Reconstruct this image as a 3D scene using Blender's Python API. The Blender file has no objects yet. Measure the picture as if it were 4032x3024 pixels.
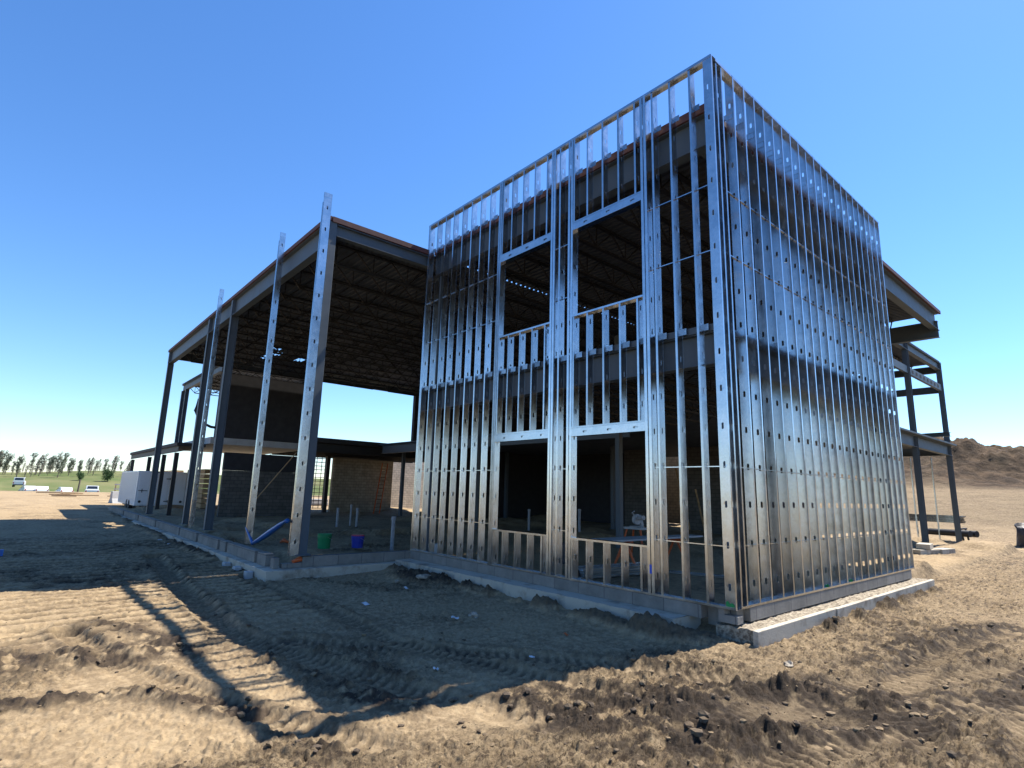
import bpy, bmesh, math, random
import numpy as np
from mathutils import Vector, Matrix
R = math.radians
random.seed(7)
sc = bpy.context.scene
C = sc.collection

# ------------------------------------------------------------------ camera
YAW, PIT, ROL = 0.857646775, 0.190391021, 0.0275518054
fw = Vector((-math.sin(YAW)*math.cos(PIT), math.cos(YAW)*math.cos(PIT), math.sin(PIT)))
rt = Vector((math.cos(YAW), math.sin(YAW), 0)); up = rt.cross(fw)
r2 = math.cos(ROL)*rt + math.sin(ROL)*up
u2 = -math.sin(ROL)*rt + math.cos(ROL)*up
CAM = Vector((4.25870, -8.07456, 1.60125))
cd = bpy.data.cameras.new('camera'); cam = bpy.data.objects.new('camera', cd); C.objects.link(cam)
m = Matrix.Identity(4)
for i in range(3):
    m[i][0] = r2[i]; m[i][1] = u2[i]; m[i][2] = -fw[i]; m[i][3] = CAM[i]
cam.matrix_world = m
cd.sensor_fit = 'HORIZONTAL'; cd.sensor_width = 36.0; cd.lens = 36.0*2197.93/4032
cd.clip_start = 0.1; cd.clip_end = 6000
sc.camera = cam

# ------------------------------------------------------------------ sky and sun
SD = Vector((0.76, 6.32, 9.68)).normalized()
ELEV = math.asin(SD.z); AZ = math.atan2(SD.x, SD.y)
w = bpy.data.worlds.new('World'); sc.world = w; w.use_nodes = True
nt = w.node_tree; nt.nodes.clear()
out = nt.nodes.new('ShaderNodeOutputWorld'); bg = nt.nodes.new('ShaderNodeBackground'); sky = nt.nodes.new('ShaderNodeTexSky')
sky.sky_type = 'NISHITA'; sky.sun_disc = False; sky.sun_elevation = ELEV; sky.sun_rotation = AZ
sky.air_density = 1.0; sky.dust_density = 0.1; sky.ozone_density = 3.5; sky.altitude = 0
bg.inputs['Strength'].default_value = 0.10
hs = nt.nodes.new('ShaderNodeHueSaturation'); hs.inputs['Saturation'].default_value = 1.18; hs.inputs['Value'].default_value = 0.95
tn = nt.nodes.new('ShaderNodeMix'); tn.data_type = 'RGBA'; tn.blend_type = 'MULTIPLY'; tn.inputs[0].default_value = 1; tn.inputs[7].default_value = (0.92, 0.98, 1.10, 1)
nt.links.new(sky.outputs[0], hs.inputs['Color']); nt.links.new(hs.outputs[0], tn.inputs[6]); nt.links.new(tn.outputs[2], bg.inputs[0]); nt.links.new(bg.outputs[0], out.inputs[0])
sl = bpy.data.lights.new('sun', 'SUN'); sl.energy = 5.0; sl.angle = R(0.4); sl.color = (1.0, 0.93, 0.82)
so = bpy.data.objects.new('sun', sl); C.objects.link(so)
so.rotation_euler = SD.to_track_quat('Z', 'Y').to_euler(); so.location = (0, 0, 40)
sc.view_settings.view_transform = 'Standard'; sc.view_settings.look = 'None'; sc.view_settings.gamma = 1
sc.view_settings.exposure = 1.2
sc.cycles.max_bounces = 8; sc.cycles.glossy_bounces = 5

# ------------------------------------------------------------------ materials
def mat(name, col, rough=0.7, metal=0.0, noise=None, bump=None, coord='Object', spec=0.5, detail=6):
    """noise=(scale, col2, lo, hi[, rough2]); bump=(scale, strength, distance)"""
    mt = bpy.data.materials.new(name); mt.use_nodes = True
    n = mt.node_tree.nodes; l = mt.node_tree.links; b = n['Principled BSDF']
    b.inputs['Base Color'].default_value = (*col, 1); b.inputs['Roughness'].default_value = rough
    b.inputs['Metallic'].default_value = metal; b.inputs['Specular IOR Level'].default_value = spec
    tc = n.new('ShaderNodeTexCoord')
    if noise:
        t = n.new('ShaderNodeTexNoise'); t.inputs['Scale'].default_value = noise[0]; t.inputs['Detail'].default_value = detail
        t.inputs['Roughness'].default_value = 0.65
        l.new(tc.outputs[coord], t.inputs['Vector'])
        mr = n.new('ShaderNodeMapRange'); mr.inputs[1].default_value = noise[2]; mr.inputs[2].default_value = noise[3]
        l.new(t.outputs['Fac'], mr.inputs[0])
        mx = n.new('ShaderNodeMix'); mx.data_type = 'RGBA'
        mx.inputs[6].default_value = (*col, 1); mx.inputs[7].default_value = (*noise[1], 1)
        l.new(mr.outputs[0], mx.inputs[0]); l.new(mx.outputs[2], b.inputs['Base Color'])
        if len(noise) > 4:
            m2 = n.new('ShaderNodeMapRange'); m2.inputs[3].default_value = rough; m2.inputs[4].default_value = noise[4]
            l.new(mr.outputs[0], m2.inputs[0]); l.new(m2.outputs[0], b.inputs['Roughness'])
    if bump:
        t2 = n.new('ShaderNodeTexNoise'); t2.inputs['Scale'].default_value = bump[0]; t2.inputs['Detail'].default_value = 8
        l.new(tc.outputs[coord], t2.inputs['Vector'])
        bp = n.new('ShaderNodeBump'); bp.inputs['Strength'].default_value = bump[1]; bp.inputs['Distance'].default_value = bump[2]
        l.new(t2.outputs['Fac'], bp.inputs['Height']); l.new(bp.outputs['Normal'], b.inputs['Normal'])
    return mt

def galv_mat():
    mt = bpy.data.materials.new('galvanised_steel'); mt.use_nodes = True
    n = mt.node_tree.nodes; l = mt.node_tree.links; b = n['Principled BSDF']
    b.inputs['Metallic'].default_value = 1.0
    tc = n.new('ShaderNodeTexCoord'); oi = n.new('ShaderNodeObjectInfo')
    add = n.new('ShaderNodeVectorMath'); add.operation = 'MULTIPLY_ADD'
    cx = n.new('ShaderNodeCombineXYZ'); l.new(oi.outputs['Random'], cx.inputs[0]); l.new(oi.outputs['Random'], cx.inputs[2])
    l.new(cx.outputs[0], add.inputs[0]); add.inputs[1].default_value = (37, 11, 53); l.new(tc.outputs['Object'], add.inputs[2])
    v = n.new('ShaderNodeTexVoronoi'); v.inputs['Scale'].default_value = 38; l.new(add.outputs[0], v.inputs['Vector'])
    ns = n.new('ShaderNodeTexNoise'); ns.inputs['Scale'].default_value = 3.2; ns.inputs['Detail'].default_value = 8; ns.inputs['Roughness'].default_value = 0.7
    l.new(add.outputs[0], ns.inputs['Vector'])
    sep = n.new('ShaderNodeSeparateColor'); l.new(v.outputs['Color'], sep.inputs[0])
    mr = n.new('ShaderNodeMapRange'); mr.inputs[3].default_value = 0.95; mr.inputs[4].default_value = 1.03; l.new(sep.outputs[0], mr.inputs[0])
    m1 = n.new('ShaderNodeMix'); m1.data_type = 'RGBA'; m1.inputs[6].default_value = (0.49, 0.52, 0.55, 1); m1.inputs[7].default_value = (0.64, 0.66, 0.69, 1)
    mr2 = n.new('ShaderNodeMapRange'); mr2.inputs[1].default_value = 0.35; mr2.inputs[2].default_value = 0.65; l.new(ns.outputs['Fac'], mr2.inputs[0])
    l.new(mr2.outputs[0], m1.inputs[0])
    m2 = n.new('ShaderNodeMix'); m2.data_type = 'RGBA'; m2.blend_type = 'MULTIPLY'; m2.inputs[0].default_value = 1
    l.new(m1.outputs[2], m2.inputs[6]); l.new(mr.outputs[0], m2.inputs[7])
    rv = n.new('ShaderNodeMapRange'); rv.inputs[3].default_value = .74; rv.inputs[4].default_value = 1.1; l.new(oi.outputs['Random'], rv.inputs[0])
    m3 = n.new('ShaderNodeMix'); m3.data_type = 'RGBA'; m3.blend_type = 'MULTIPLY'; m3.inputs[0].default_value = 1
    l.new(m2.outputs[2], m3.inputs[6]); l.new(rv.outputs[0], m3.inputs[7]); l.new(m3.outputs[2], b.inputs['Base Color'])
    mr3 = n.new('ShaderNodeMapRange'); mr3.inputs[1].default_value = 0.3; mr3.inputs[2].default_value = 0.7
    mr3.inputs[3].default_value = 0.17; mr3.inputs[4].default_value = 0.27; l.new(ns.outputs['Fac'], mr3.inputs[0]); l.new(mr3.outputs[0], b.inputs['Roughness'])
    # slight oil-canning of the sheet
    n2 = n.new('ShaderNodeTexNoise'); n2.inputs['Scale'].default_value = 5.0; n2.inputs['Detail'].default_value = 3; l.new(add.outputs[0], n2.inputs['Vector'])
    bp = n.new('ShaderNodeBump'); bp.inputs['Strength'].default_value = 0.05; bp.inputs['Distance'].default_value = 0.02
    l.new(n2.outputs['Fac'], bp.inputs['Height']); l.new(bp.outputs['Normal'], b.inputs['Normal'])
    return mt

def block_mat(name, c1, c2, mortar, sx=0.4, sz=0.2, swap=False, frc=0.015):
    """concrete masonry: brick texture laid in real size on the wall plane"""
    mt = bpy.data.materials.new(name); mt.use_nodes = True
    n = mt.node_tree.nodes; l = mt.node_tree.links; b = n['Principled BSDF']; b.inputs['Roughness'].default_value = 0.9
    tc = n.new('ShaderNodeTexCoord'); sp = n.new('ShaderNodeSeparateXYZ'); l.new(tc.outputs['Object'], sp.inputs[0])
    ad = n.new('ShaderNodeMath'); l.new(sp.outputs[0], ad.inputs[0]); l.new(sp.outputs[1], ad.inputs[1])
    cb = n.new('ShaderNodeCombineXYZ'); l.new(ad.outputs[0], cb.inputs[0]); l.new(sp.outputs[2], cb.inputs[1])
    br = n.new('ShaderNodeTexBrick'); br.inputs['Scale'].default_value = 1; br.inputs['Brick Width'].default_value = sx; br.inputs['Row Height'].default_value = sz
    br.inputs['Mortar Size'].default_value = frc; br.inputs['Color1'].default_value = (*c1, 1); br.inputs['Color2'].default_value = (*c2, 1); br.inputs['Mortar'].default_value = (*mortar, 1)
    l.new(cb.outputs[0], br.inputs['Vector'])
    t = n.new('ShaderNodeTexNoise'); t.inputs['Scale'].default_value = 2.5; t.inputs['Detail'].default_value = 9; t.inputs['Roughness'].default_value = .7; l.new(tc.outputs['Object'], t.inputs['Vector'])
    mr = n.new('ShaderNodeMapRange'); mr.inputs[1].default_value = .3; mr.inputs[2].default_value = .7; mr.inputs[3].default_value = .62; mr.inputs[4].default_value = 1.12; l.new(t.outputs['Fac'], mr.inputs[0])
    mx = n.new('ShaderNodeMix'); mx.data_type = 'RGBA'; mx.blend_type = 'MULTIPLY'; mx.inputs[0].default_value = 1
    l.new(br.outputs['Color'], mx.inputs[6]); l.new(mr.outputs[0], mx.inputs[7]); l.new(mx.outputs[2], b.inputs['Base Color'])
    bp = n.new('ShaderNodeBump'); bp.inputs['Strength'].default_value = .6; bp.inputs['Distance'].default_value = .01
    t2 = n.new('ShaderNodeTexNoise'); t2.inputs['Scale'].default_value = 30; t2.inputs['Detail'].default_value = 5; l.new(tc.outputs['Object'], t2.inputs['Vector'])
    l.new(t2.outputs['Fac'], bp.inputs['Height']); l.new(bp.outputs['Normal'], b.inputs['Normal'])
    return mt

M = dict(
    galv=galv_mat(),
    steel=mat('grey_primer_steel', (0.05, 0.07, 0.092), 0.5, 0, (3, (0.068, 0.09, 0.112), .35, .7, .65), (25, .15, .004)),
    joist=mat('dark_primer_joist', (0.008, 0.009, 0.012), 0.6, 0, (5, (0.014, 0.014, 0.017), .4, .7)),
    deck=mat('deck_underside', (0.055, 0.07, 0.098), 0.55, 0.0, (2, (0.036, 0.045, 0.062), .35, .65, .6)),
    red=mat('red_oxide', (0.065, 0.022, 0.022), 0.7, 0, (6, (0.10, 0.04, 0.03), .4, .7)),
    conc=block_mat('block_stem', (0.24, 0.225, 0.20), (0.19, 0.18, 0.16), (0.10, 0.095, 0.09), 0.61, 0.5, frc=.008),
    foot=mat('cast_concrete', (0.40, 0.365, 0.30), 0.9, 0, (2.2, (0.19, 0.15, 0.11), .50, .68), (40, .5, .01), detail=10),
    rubble=mat('rubble', (0.42, 0.37, 0.28), 0.95, 0, (18, (0.13, 0.10, 0.07), .35, .6), (60, .8, .02), detail=10),
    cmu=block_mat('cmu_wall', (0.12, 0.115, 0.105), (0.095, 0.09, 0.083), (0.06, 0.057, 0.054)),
    cmulit=block_mat('cmu_sunlit_tone', (0.62, 0.55, 0.44), (0.54, 0.48, 0.38), (0.34, 0.30, 0.25)),  # brightened copy of the tan block, sunlight put into its colour
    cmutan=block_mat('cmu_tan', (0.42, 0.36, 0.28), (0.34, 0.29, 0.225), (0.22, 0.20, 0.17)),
    dark=mat('near_black', (0.018, 0.018, 0.022), 0.8, 0, (3, (0.03, 0.03, 0.034), .4, .7)),  # near-black colour for inner walls, low roofs and beam slots
    slab=mat('slab_edge', (0.36, 0.37, 0.38), 0.8, 0, (3, (0.3, 0.3, 0.3), .4, .7)),
    white=mat('white_paint', (0.6, 0.62, 0.64), 0.35, 0, (6, (0.5, 0.5, 0.48), .55, .8, .5)),
    black=mat('black_plastic', (0.015, 0.015, 0.017), 0.5),
    glass=mat('car_glass', (0.02, 0.025, 0.03), 0.05, 0, spec=0.8),
    greenp=mat('green_plastic', (0.0, 0.17, 0.06), 0.4, 0, (9, (0.0, .22, .07), .4, .7)),
    bluep=mat('blue_plastic', (0.008, 0.02, 0.25), 0.4, 0, (9, (0.01, .035, .3), .4, .7)),
    tube=mat('blue_sheet', (0.008, 0.06, 0.26), 0.35, 0, (14, (0.03, .17, .36), .5, .7)),
    redp=mat('red_plastic', (0.5, 0.03, 0.02), 0.5),
    orange=mat('orange_paint', (0.5, 0.09, 0.015), 0.5, 0, (9, (0.5, .1, .02), .4, .7)),
    pvc=mat('grey_pvc', (0.17, 0.19, 0.22), 0.45, 0, (8, (.26, .28, .3), .4, .7)),
    wood=mat('raw_lumber', (0.42, 0.29, 0.16), 0.8, 0, (7, (0.28, 0.18, 0.09), .35, .65), (60, .3, .004)),
    paper=mat('white_paper', (0.5, 0.52, 0.55), 0.8, 0, (9, (.55, .57, .6), .5, .7)),
    rock=mat('pale_rock', (0.34, 0.30, 0.24), 0.9, 0, (14, (0.16, .13, .10), .4, .65), (30, .6, .02)),
    tyre=mat('tyre_rubber', (0.02, 0.02, 0.02), 0.85), rim=mat('wheel_rim', (0.5, 0.5, 0.52), 0.3, 0.8),
    lamp=mat('red_lens', (0.4, 0.01, 0.01), 0.2),
    bark=mat('bark', (0.16, 0.13, 0.10), 0.9, 0, (8, (.09, .07, .05), .4, .7)),
    leafa=mat('grey_green_leaves', (0.12, 0.135, 0.085), 0.7, 0, (.8, (0.07, .085, .05), .35, .65)),
    leafb=mat('brown_buds', (0.19, 0.165, 0.12), 0.7, 0, (.8, (0.11, .10, .07), .35, .65)),
    leafc=mat('green_leaves', (0.06, 0.12, 0.03), 0.7, 0, (.8, (0.03, .07, .02), .35, .65)),
    wrap=mat('dark_wrap', (0.045, 0.042, 0.045), 0.55, 0, (6, (0.12, .11, .11), .5, .75, .4), (9, .9, .06)),
    greenspray=mat('green_spray', (0.01, 0.22, 0.06), 0.6),
    bluetape=mat('blue_label', (0.01, 0.07, 0.5), 0.5),
)

# ------------------------------------------------------------------ mesh helpers
class MB:
    def __init__(s): s.v = []; s.f = []
    def quad(s, *p):
        i = len(s.v); s.v += [tuple(q) for q in p]; s.f.append(tuple(range(i, i+len(p))))
    def box(s, a, b):
        x0, y0, z0 = a; x1, y1, z1 = b
        i = len(s.v)
        s.v += [(x0, y0, z0), (x1, y0, z0), (x1, y1, z0), (x0, y1, z0), (x0, y0, z1), (x1, y0, z1), (x1, y1, z1), (x0, y1, z1)]
        s.f += [tuple(i+k for k in q) for q in ((0, 3, 2, 1), (4, 5, 6, 7), (0, 1, 5, 4), (1, 2, 6, 5), (2, 3, 7, 6), (3, 0, 4, 7))]
    def bar(s, p, q, w=0.05, h=None, upv=(0, 0, 1)):
        p = Vector(p); q = Vector(q); h = h or w; d = (q-p).normalized(); u = Vector(upv)
        if abs(d.dot(u)) > 0.98: u = Vector((1, 0, 0))
        a = d.cross(u).normalized(); b = a.cross(d).normalized(); i = len(s.v)
        for c in (p, q):
            for sx, sy in ((-1, -1), (1, -1), (1, 1), (-1, 1)): s.v.append(tuple(c + a*sx*w/2 + b*sy*h/2))
        s.f += [tuple(i+k for k in t) for t in ((0, 1, 2, 3), (7, 6, 5, 4), (0, 4, 5, 1), (1, 5, 6, 2), (2, 6, 7, 3), (3, 7, 4, 0))]
    def tube(s, pts, rad, n=10, cap=True):
        pts = [Vector(p) for p in pts]; rads = rad if isinstance(rad, (list, tuple)) else [rad]*len(pts); i0 = len(s.v)
        for k, p in enumerate(pts):
            d = (pts[min(k+1, len(pts)-1)]-pts[max(k-1, 0)]).normalized(); u = Vector((0, 0, 1)) if abs(d.z) < .95 else Vector((1, 0, 0))
            a = d.cross(u).normalized(); b = a.cross(d)
            for j in range(n):
                t = 2*math.pi*j/n; s.v.append(tuple(p+(a*math.cos(t)+b*math.sin(t))*rads[k]))
        for k in range(len(pts)-1):
            for j in range(n): s.f.append((i0+k*n+j, i0+k*n+(j+1) % n, i0+(k+1)*n+(j+1) % n, i0+(k+1)*n+j))
        if cap:
            s.f.append(tuple(i0+j for j in range(n))[::-1]); s.f.append(tuple(i0+(len(pts)-1)*n+j for j in range(n)))
    def prism(s, prof, y0, y1, ax='y'):
        """profile [(u,z)] extruded along ax"""
        i = len(s.v); n = len(prof)
        for y in (y0, y1):
            for u, z in prof: s.v.append((u, y, z) if ax == 'y' else (y, u, z))
        s.f.append(tuple(range(i, i+n))); s.f.append(tuple(range(i+2*n-1, i+n-1, -1)))
        for k in range(n): s.f.append((i+k, i+n+k, i+n+(k+1) % n, i+(k+1) % n))
    def ibeam(s, p, q, h=0.4, w=0.2, t=0.015):
        """I beam, p-q is the centre of its top face"""
        p = Vector(p); q = Vector(q); z = Vector((0, 0, 1))
        s.bar(p-z*t/2, q-z*t/2, w, t); s.bar(p-z*(h-t/2), q-z*(h-t/2), w, t); s.bar(p-z*h/2, q-z*h/2, t*.8, h-2*t-.002)
    def mesh(s, name, smooth=False, fixn=True):
        me = bpy.data.meshes.new(name); me.from_pydata(s.v, [], s.f)
        if fixn:
            b = bmesh.new(); b.from_mesh(me); bmesh.ops.recalc_face_normals(b, faces=b.faces); b.to_mesh(me); b.free()
        if smooth: me.polygons.foreach_set('use_smooth', [True]*len(me.polygons))
        return me
    def build(s, name, mt, parent=None, smooth=False, bevel=0, fixn=True):
        o = bpy.data.objects.new(name, s.mesh(name, smooth, fixn)); C.objects.link(o)
        if mt: o.data.materials.append(mt)
        if parent: o.parent = parent
        if bevel:
            bv = o.modifiers.new('bevel', 'BEVEL'); bv.width = bevel; bv.segments = 2; bv.limit_method = 'ANGLE'
        return o
def tag(o, label=None, cat=None, group=None, kind=None):
    if label: o['label'] = label
    if cat: o['category'] = cat
    if group: o['group'] = group
    if kind: o['kind'] = kind
    return o
def thing(name, label, cat, loc=(0, 0, 0), rz=0, group=None):
    o = bpy.data.objects.new(name, None); C.objects.link(o); o.location = loc; o.rotation_euler = (0, 0, rz); o.empty_display_size = .2
    return tag(o, label, cat, group)
def inst(name, me, parent=None, loc=(0, 0, 0), mtx=None):
    o = bpy.data.objects.new(name, me); C.objects.link(o); o.parent = parent
    if mtx is not None: o.matrix_basis = mtx
    else: o.location = loc
    return o

# ------------------------------------------------------------------ noise (numpy)
def _hash(ix, iy, seed):
    h = (ix.astype(np.int64)*374761393 + iy.astype(np.int64)*668265263 + seed*1274126177) & 0x7fffffff
    h = ((h ^ (h >> 13))*1274126177) & 0x7fffffff
    return ((h ^ (h >> 16)) & 0xffff)/65535.0
def vnoise(x, y, seed=0):
    ix = np.floor(x); iy = np.floor(y); fx = x-ix; fy = y-iy
    fx = fx*fx*fx*(fx*(fx*6-15)+10); fy = fy*fy*fy*(fy*(fy*6-15)+10)
    a = _hash(ix, iy, seed); b = _hash(ix+1, iy, seed); c = _hash(ix, iy+1, seed); d = _hash(ix+1, iy+1, seed)
    return (a+(b-a)*fx)*(1-fy)+(c+(d-c)*fx)*fy
def fbm(x, y, scale, oct=4, seed=0, gain=.5):
    s = 0; a = 1; t = 0; f = 1/scale
    for k in range(oct):
        ca, sa = math.cos(k*1.1), math.sin(k*1.1)
        s = s + a*vnoise((x*ca-y*sa)*f+k*17.3, (x*sa+y*ca)*f+k*5.1, seed+k); t += a; a *= gain; f *= 2.03
    return s/t
def sst(x, a, b):
    t = np.clip((x-a)/(b-a), 0, 1); return t*t*(3-2*t)
def segd(x, y, pts):
    """distance to polyline, and arc position"""
    best = np.full_like(x, 1e9); sgn = np.zeros_like(x); arc = np.zeros_like(x); acc = 0
    for (x0, y0), (x1, y1) in zip(pts[:-1], pts[1:]):
        dx, dy = x1-x0, y1-y0; L = math.hypot(dx, dy); t = np.clip(((x-x0)*dx+(y-y0)*dy)/L**2, 0, 1)
        px, py = x-(x0+t*dx), y-(y0+t*dy); d = np.hypot(px, py); k = d < best
        best = np.where(k, d, best); sgn = np.where(k, (dx*py-dy*px)/L, sgn); arc = np.where(k, acc+t*L, arc); acc += L
    return best, sgn, arc

def worley(x, y, cell, seed, dens=None):
    """height field of rounded clods: one possible clod per cell"""
    far_ = np.hypot(x-CAM.x, y-CAM.y) > 40
    if far_.any():
        out_ = np.zeros_like(x); k_ = ~far_
        if k_.any(): out_[k_] = worley(x[k_], y[k_], cell, seed, None if dens is None else dens[k_])
        return out_
    gx = np.floor(x/cell); gy = np.floor(y/cell); best = np.zeros_like(x)
    for i in (-1, 0, 1):
        for j in (-1, 0, 1):
            cx = gx+i; cy = gy+j
            px = (cx+_hash(cx, cy, seed))*cell; py = (cy+_hash(cx, cy, seed+7))*cell
            rr = cell*(.25+.6*_hash(cx, cy, seed+13)); on = 1.0 if dens is None else (_hash(cx, cy, seed+19) < dens)
            th = _hash(cx, cy, seed+23)*3.14; c = np.cos(th); s_ = np.sin(th); dx = x-px; dy = y-py
            u = (dx*c+dy*s_)/rr; v = (-dx*s_+dy*c)/(rr*.65)
            best = np.maximum(best, np.sqrt(np.maximum(1-u*u-v*v, 0))*rr*on)
    return best
RUTS = [
    ([(-3.6, -5.0), (-1.9, -3.4), (-.4, -2.4), (1.0, -1.6)], .22),
    ([(2.05, -3.4), (2.35, -1.0), (3.6, 1.2), (6, 3.4)], .22),
    ([(1.3, -3.3), (1.7, -.6), (2.6, 1.4), (4.6, 4.2)], .22),  # (polyline, half width of the tread) wheel and track marks pressed in the mud
    ([(-9.5, -3.9), (-5.2, -3.9), (-2.9, -3.9), (-0.9, -3.45), (1.2, -2.9)], .17),
    ([(-14, -5.0), (-8, -5.4), (-4.5, -5.6), (-1.6, -4.9), (.4, -4.2)], .20),
    ([(2.8, 8.0), (2.1, 3.0), (1.9, 0.4), (2.6, -2.0)], .20),
    ([(4.2, 9.0), (3.3, 3.5), (3.0, 0.6), (3.4, -1.6)], .20),
    ([(-5.6, -7.3), (-3.5, -6.9), (-1.9, -6.4), (-.2, -5.6)], .16),
]
RIDGES = [  # dark clod ridges pushed up beside them: polyline, width, height
    ([(-4.35, -8.6), (-4.25, -7.5), (-3.95, -6.5)], .24, .24),
    ([(-2.95, -8.3), (-2.75, -7.5), (-2.6, -7.0), (-2.1, -6.6), (-1.4, -6.2)], .10, .10),
    ([(-1.2, -5.25), (-.3, -4.5), (.5, -3.9), (1.3, -3.6)], .14, .07),
    ([(-.1, -4.0), (.7, -3.1), (1.3, -2.2), (1.6, -1.0)], .20, .07),
    ([(1.5, -3.2), (1.9, -2.6), (2.15, -1.7), (2.1, -.9)], .16, .12),
    ([(.9, -2.9), (1.15, -1.9), (1.5, -1.3)], .14, .10),
    ([(2.3, 5.5), (1.7, 2.2), (1.55, .2)], .13, .05),
    ([(2.0, -1.2), (2.9, .2), (3.1, 2.0)], .15, .06),
    ([(-6, -7.0), (-5.0, -6.6), (-4.0, -6.2)], .12, .06),
]
def base_h(x, y):
    z = -0.43 + 0*x
    z = z + sst(-x, 12, 42)*.23 + sst(-x, 42, 78)*.40                     # the haul road climbs away to the left
    dip = sst(-x, 79, 90)*(1-sst(-x, 168, 184))*sst(y, -14, -10)*1.45
    z = z - dip
    z = z + sst(-x, 172, 236)*3.1 + sst(-x, 172, 220)*sst(y, -12, 16)*1.6
    inside = sst(-x, 9.2, 9.8)*sst(y, -3.2, -2.6) + (1-sst(-x, 9.2, 9.8))*sst(y, .15, .5)*sst(-x, .15, .4)
    inside = inside*(1-sst(-x, 38, 40))*(1-sst(y, 26, 28))
    z = z + inside*.12 + inside*sst(fbm(x, y, 3.5, 3, 31), .5, .75)*.28
    # embankment and spoil mound at the back right
    z = z + sst(y, 27, 60)*3.3*sst(x, -80, -40)
    rid = 67+4*np.sin(x*.13)+5*fbm(x, y, 9, 2, 3)
    mound = np.exp(-((y-rid-6)/(10+2*np.sin(x*.2)))**2)*sst(x, -48, -26)*(1-sst(x, 30, 60))
    z = z + mound*(4.7 + 1.5*sst(-x, 3, 12) + 4.0*(fbm(x, y, 9, 6, 9, .65)-.5) + 1.2*(np.abs(fbm(x, y, 3, 4, 19, .6)-.5)*3))
    return z
def lap_h(x, y):
    """dirt lapping against the footing edges"""
    n = fbm(x, y, .55, 4, 41)
    a = np.exp(-((y+.62)/.20)**2)*sst(x, -9.1, -8.5)*(1-sst(x, -.7, -.2))*sst(n, .30, .62)*.20
    b = np.exp(-((x-.5)/.16)**2)*sst(y, .8, 2.5)*(1-sst(y, 8.4, 9.4))*sst(n, .45, .7)*.16
    c = np.exp(-((x+.95)/.45)**2-((y+.62)/.28)**2)*.14
    d = np.exp(-((x+.35)/.30)**2-((y+.30)/.25)**2)*.12*(y < -.05) + np.exp(-((x+7.3)/.75)**2-((y+.95)/.35)**2)*.20
    e = np.exp(-((y+3.85)/.22)**2)*sst(x, -36, -34)*(1-sst(x, -10.3, -9.6))*sst(n, .42, .7)*.12
    return a+b+c+d+e
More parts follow.
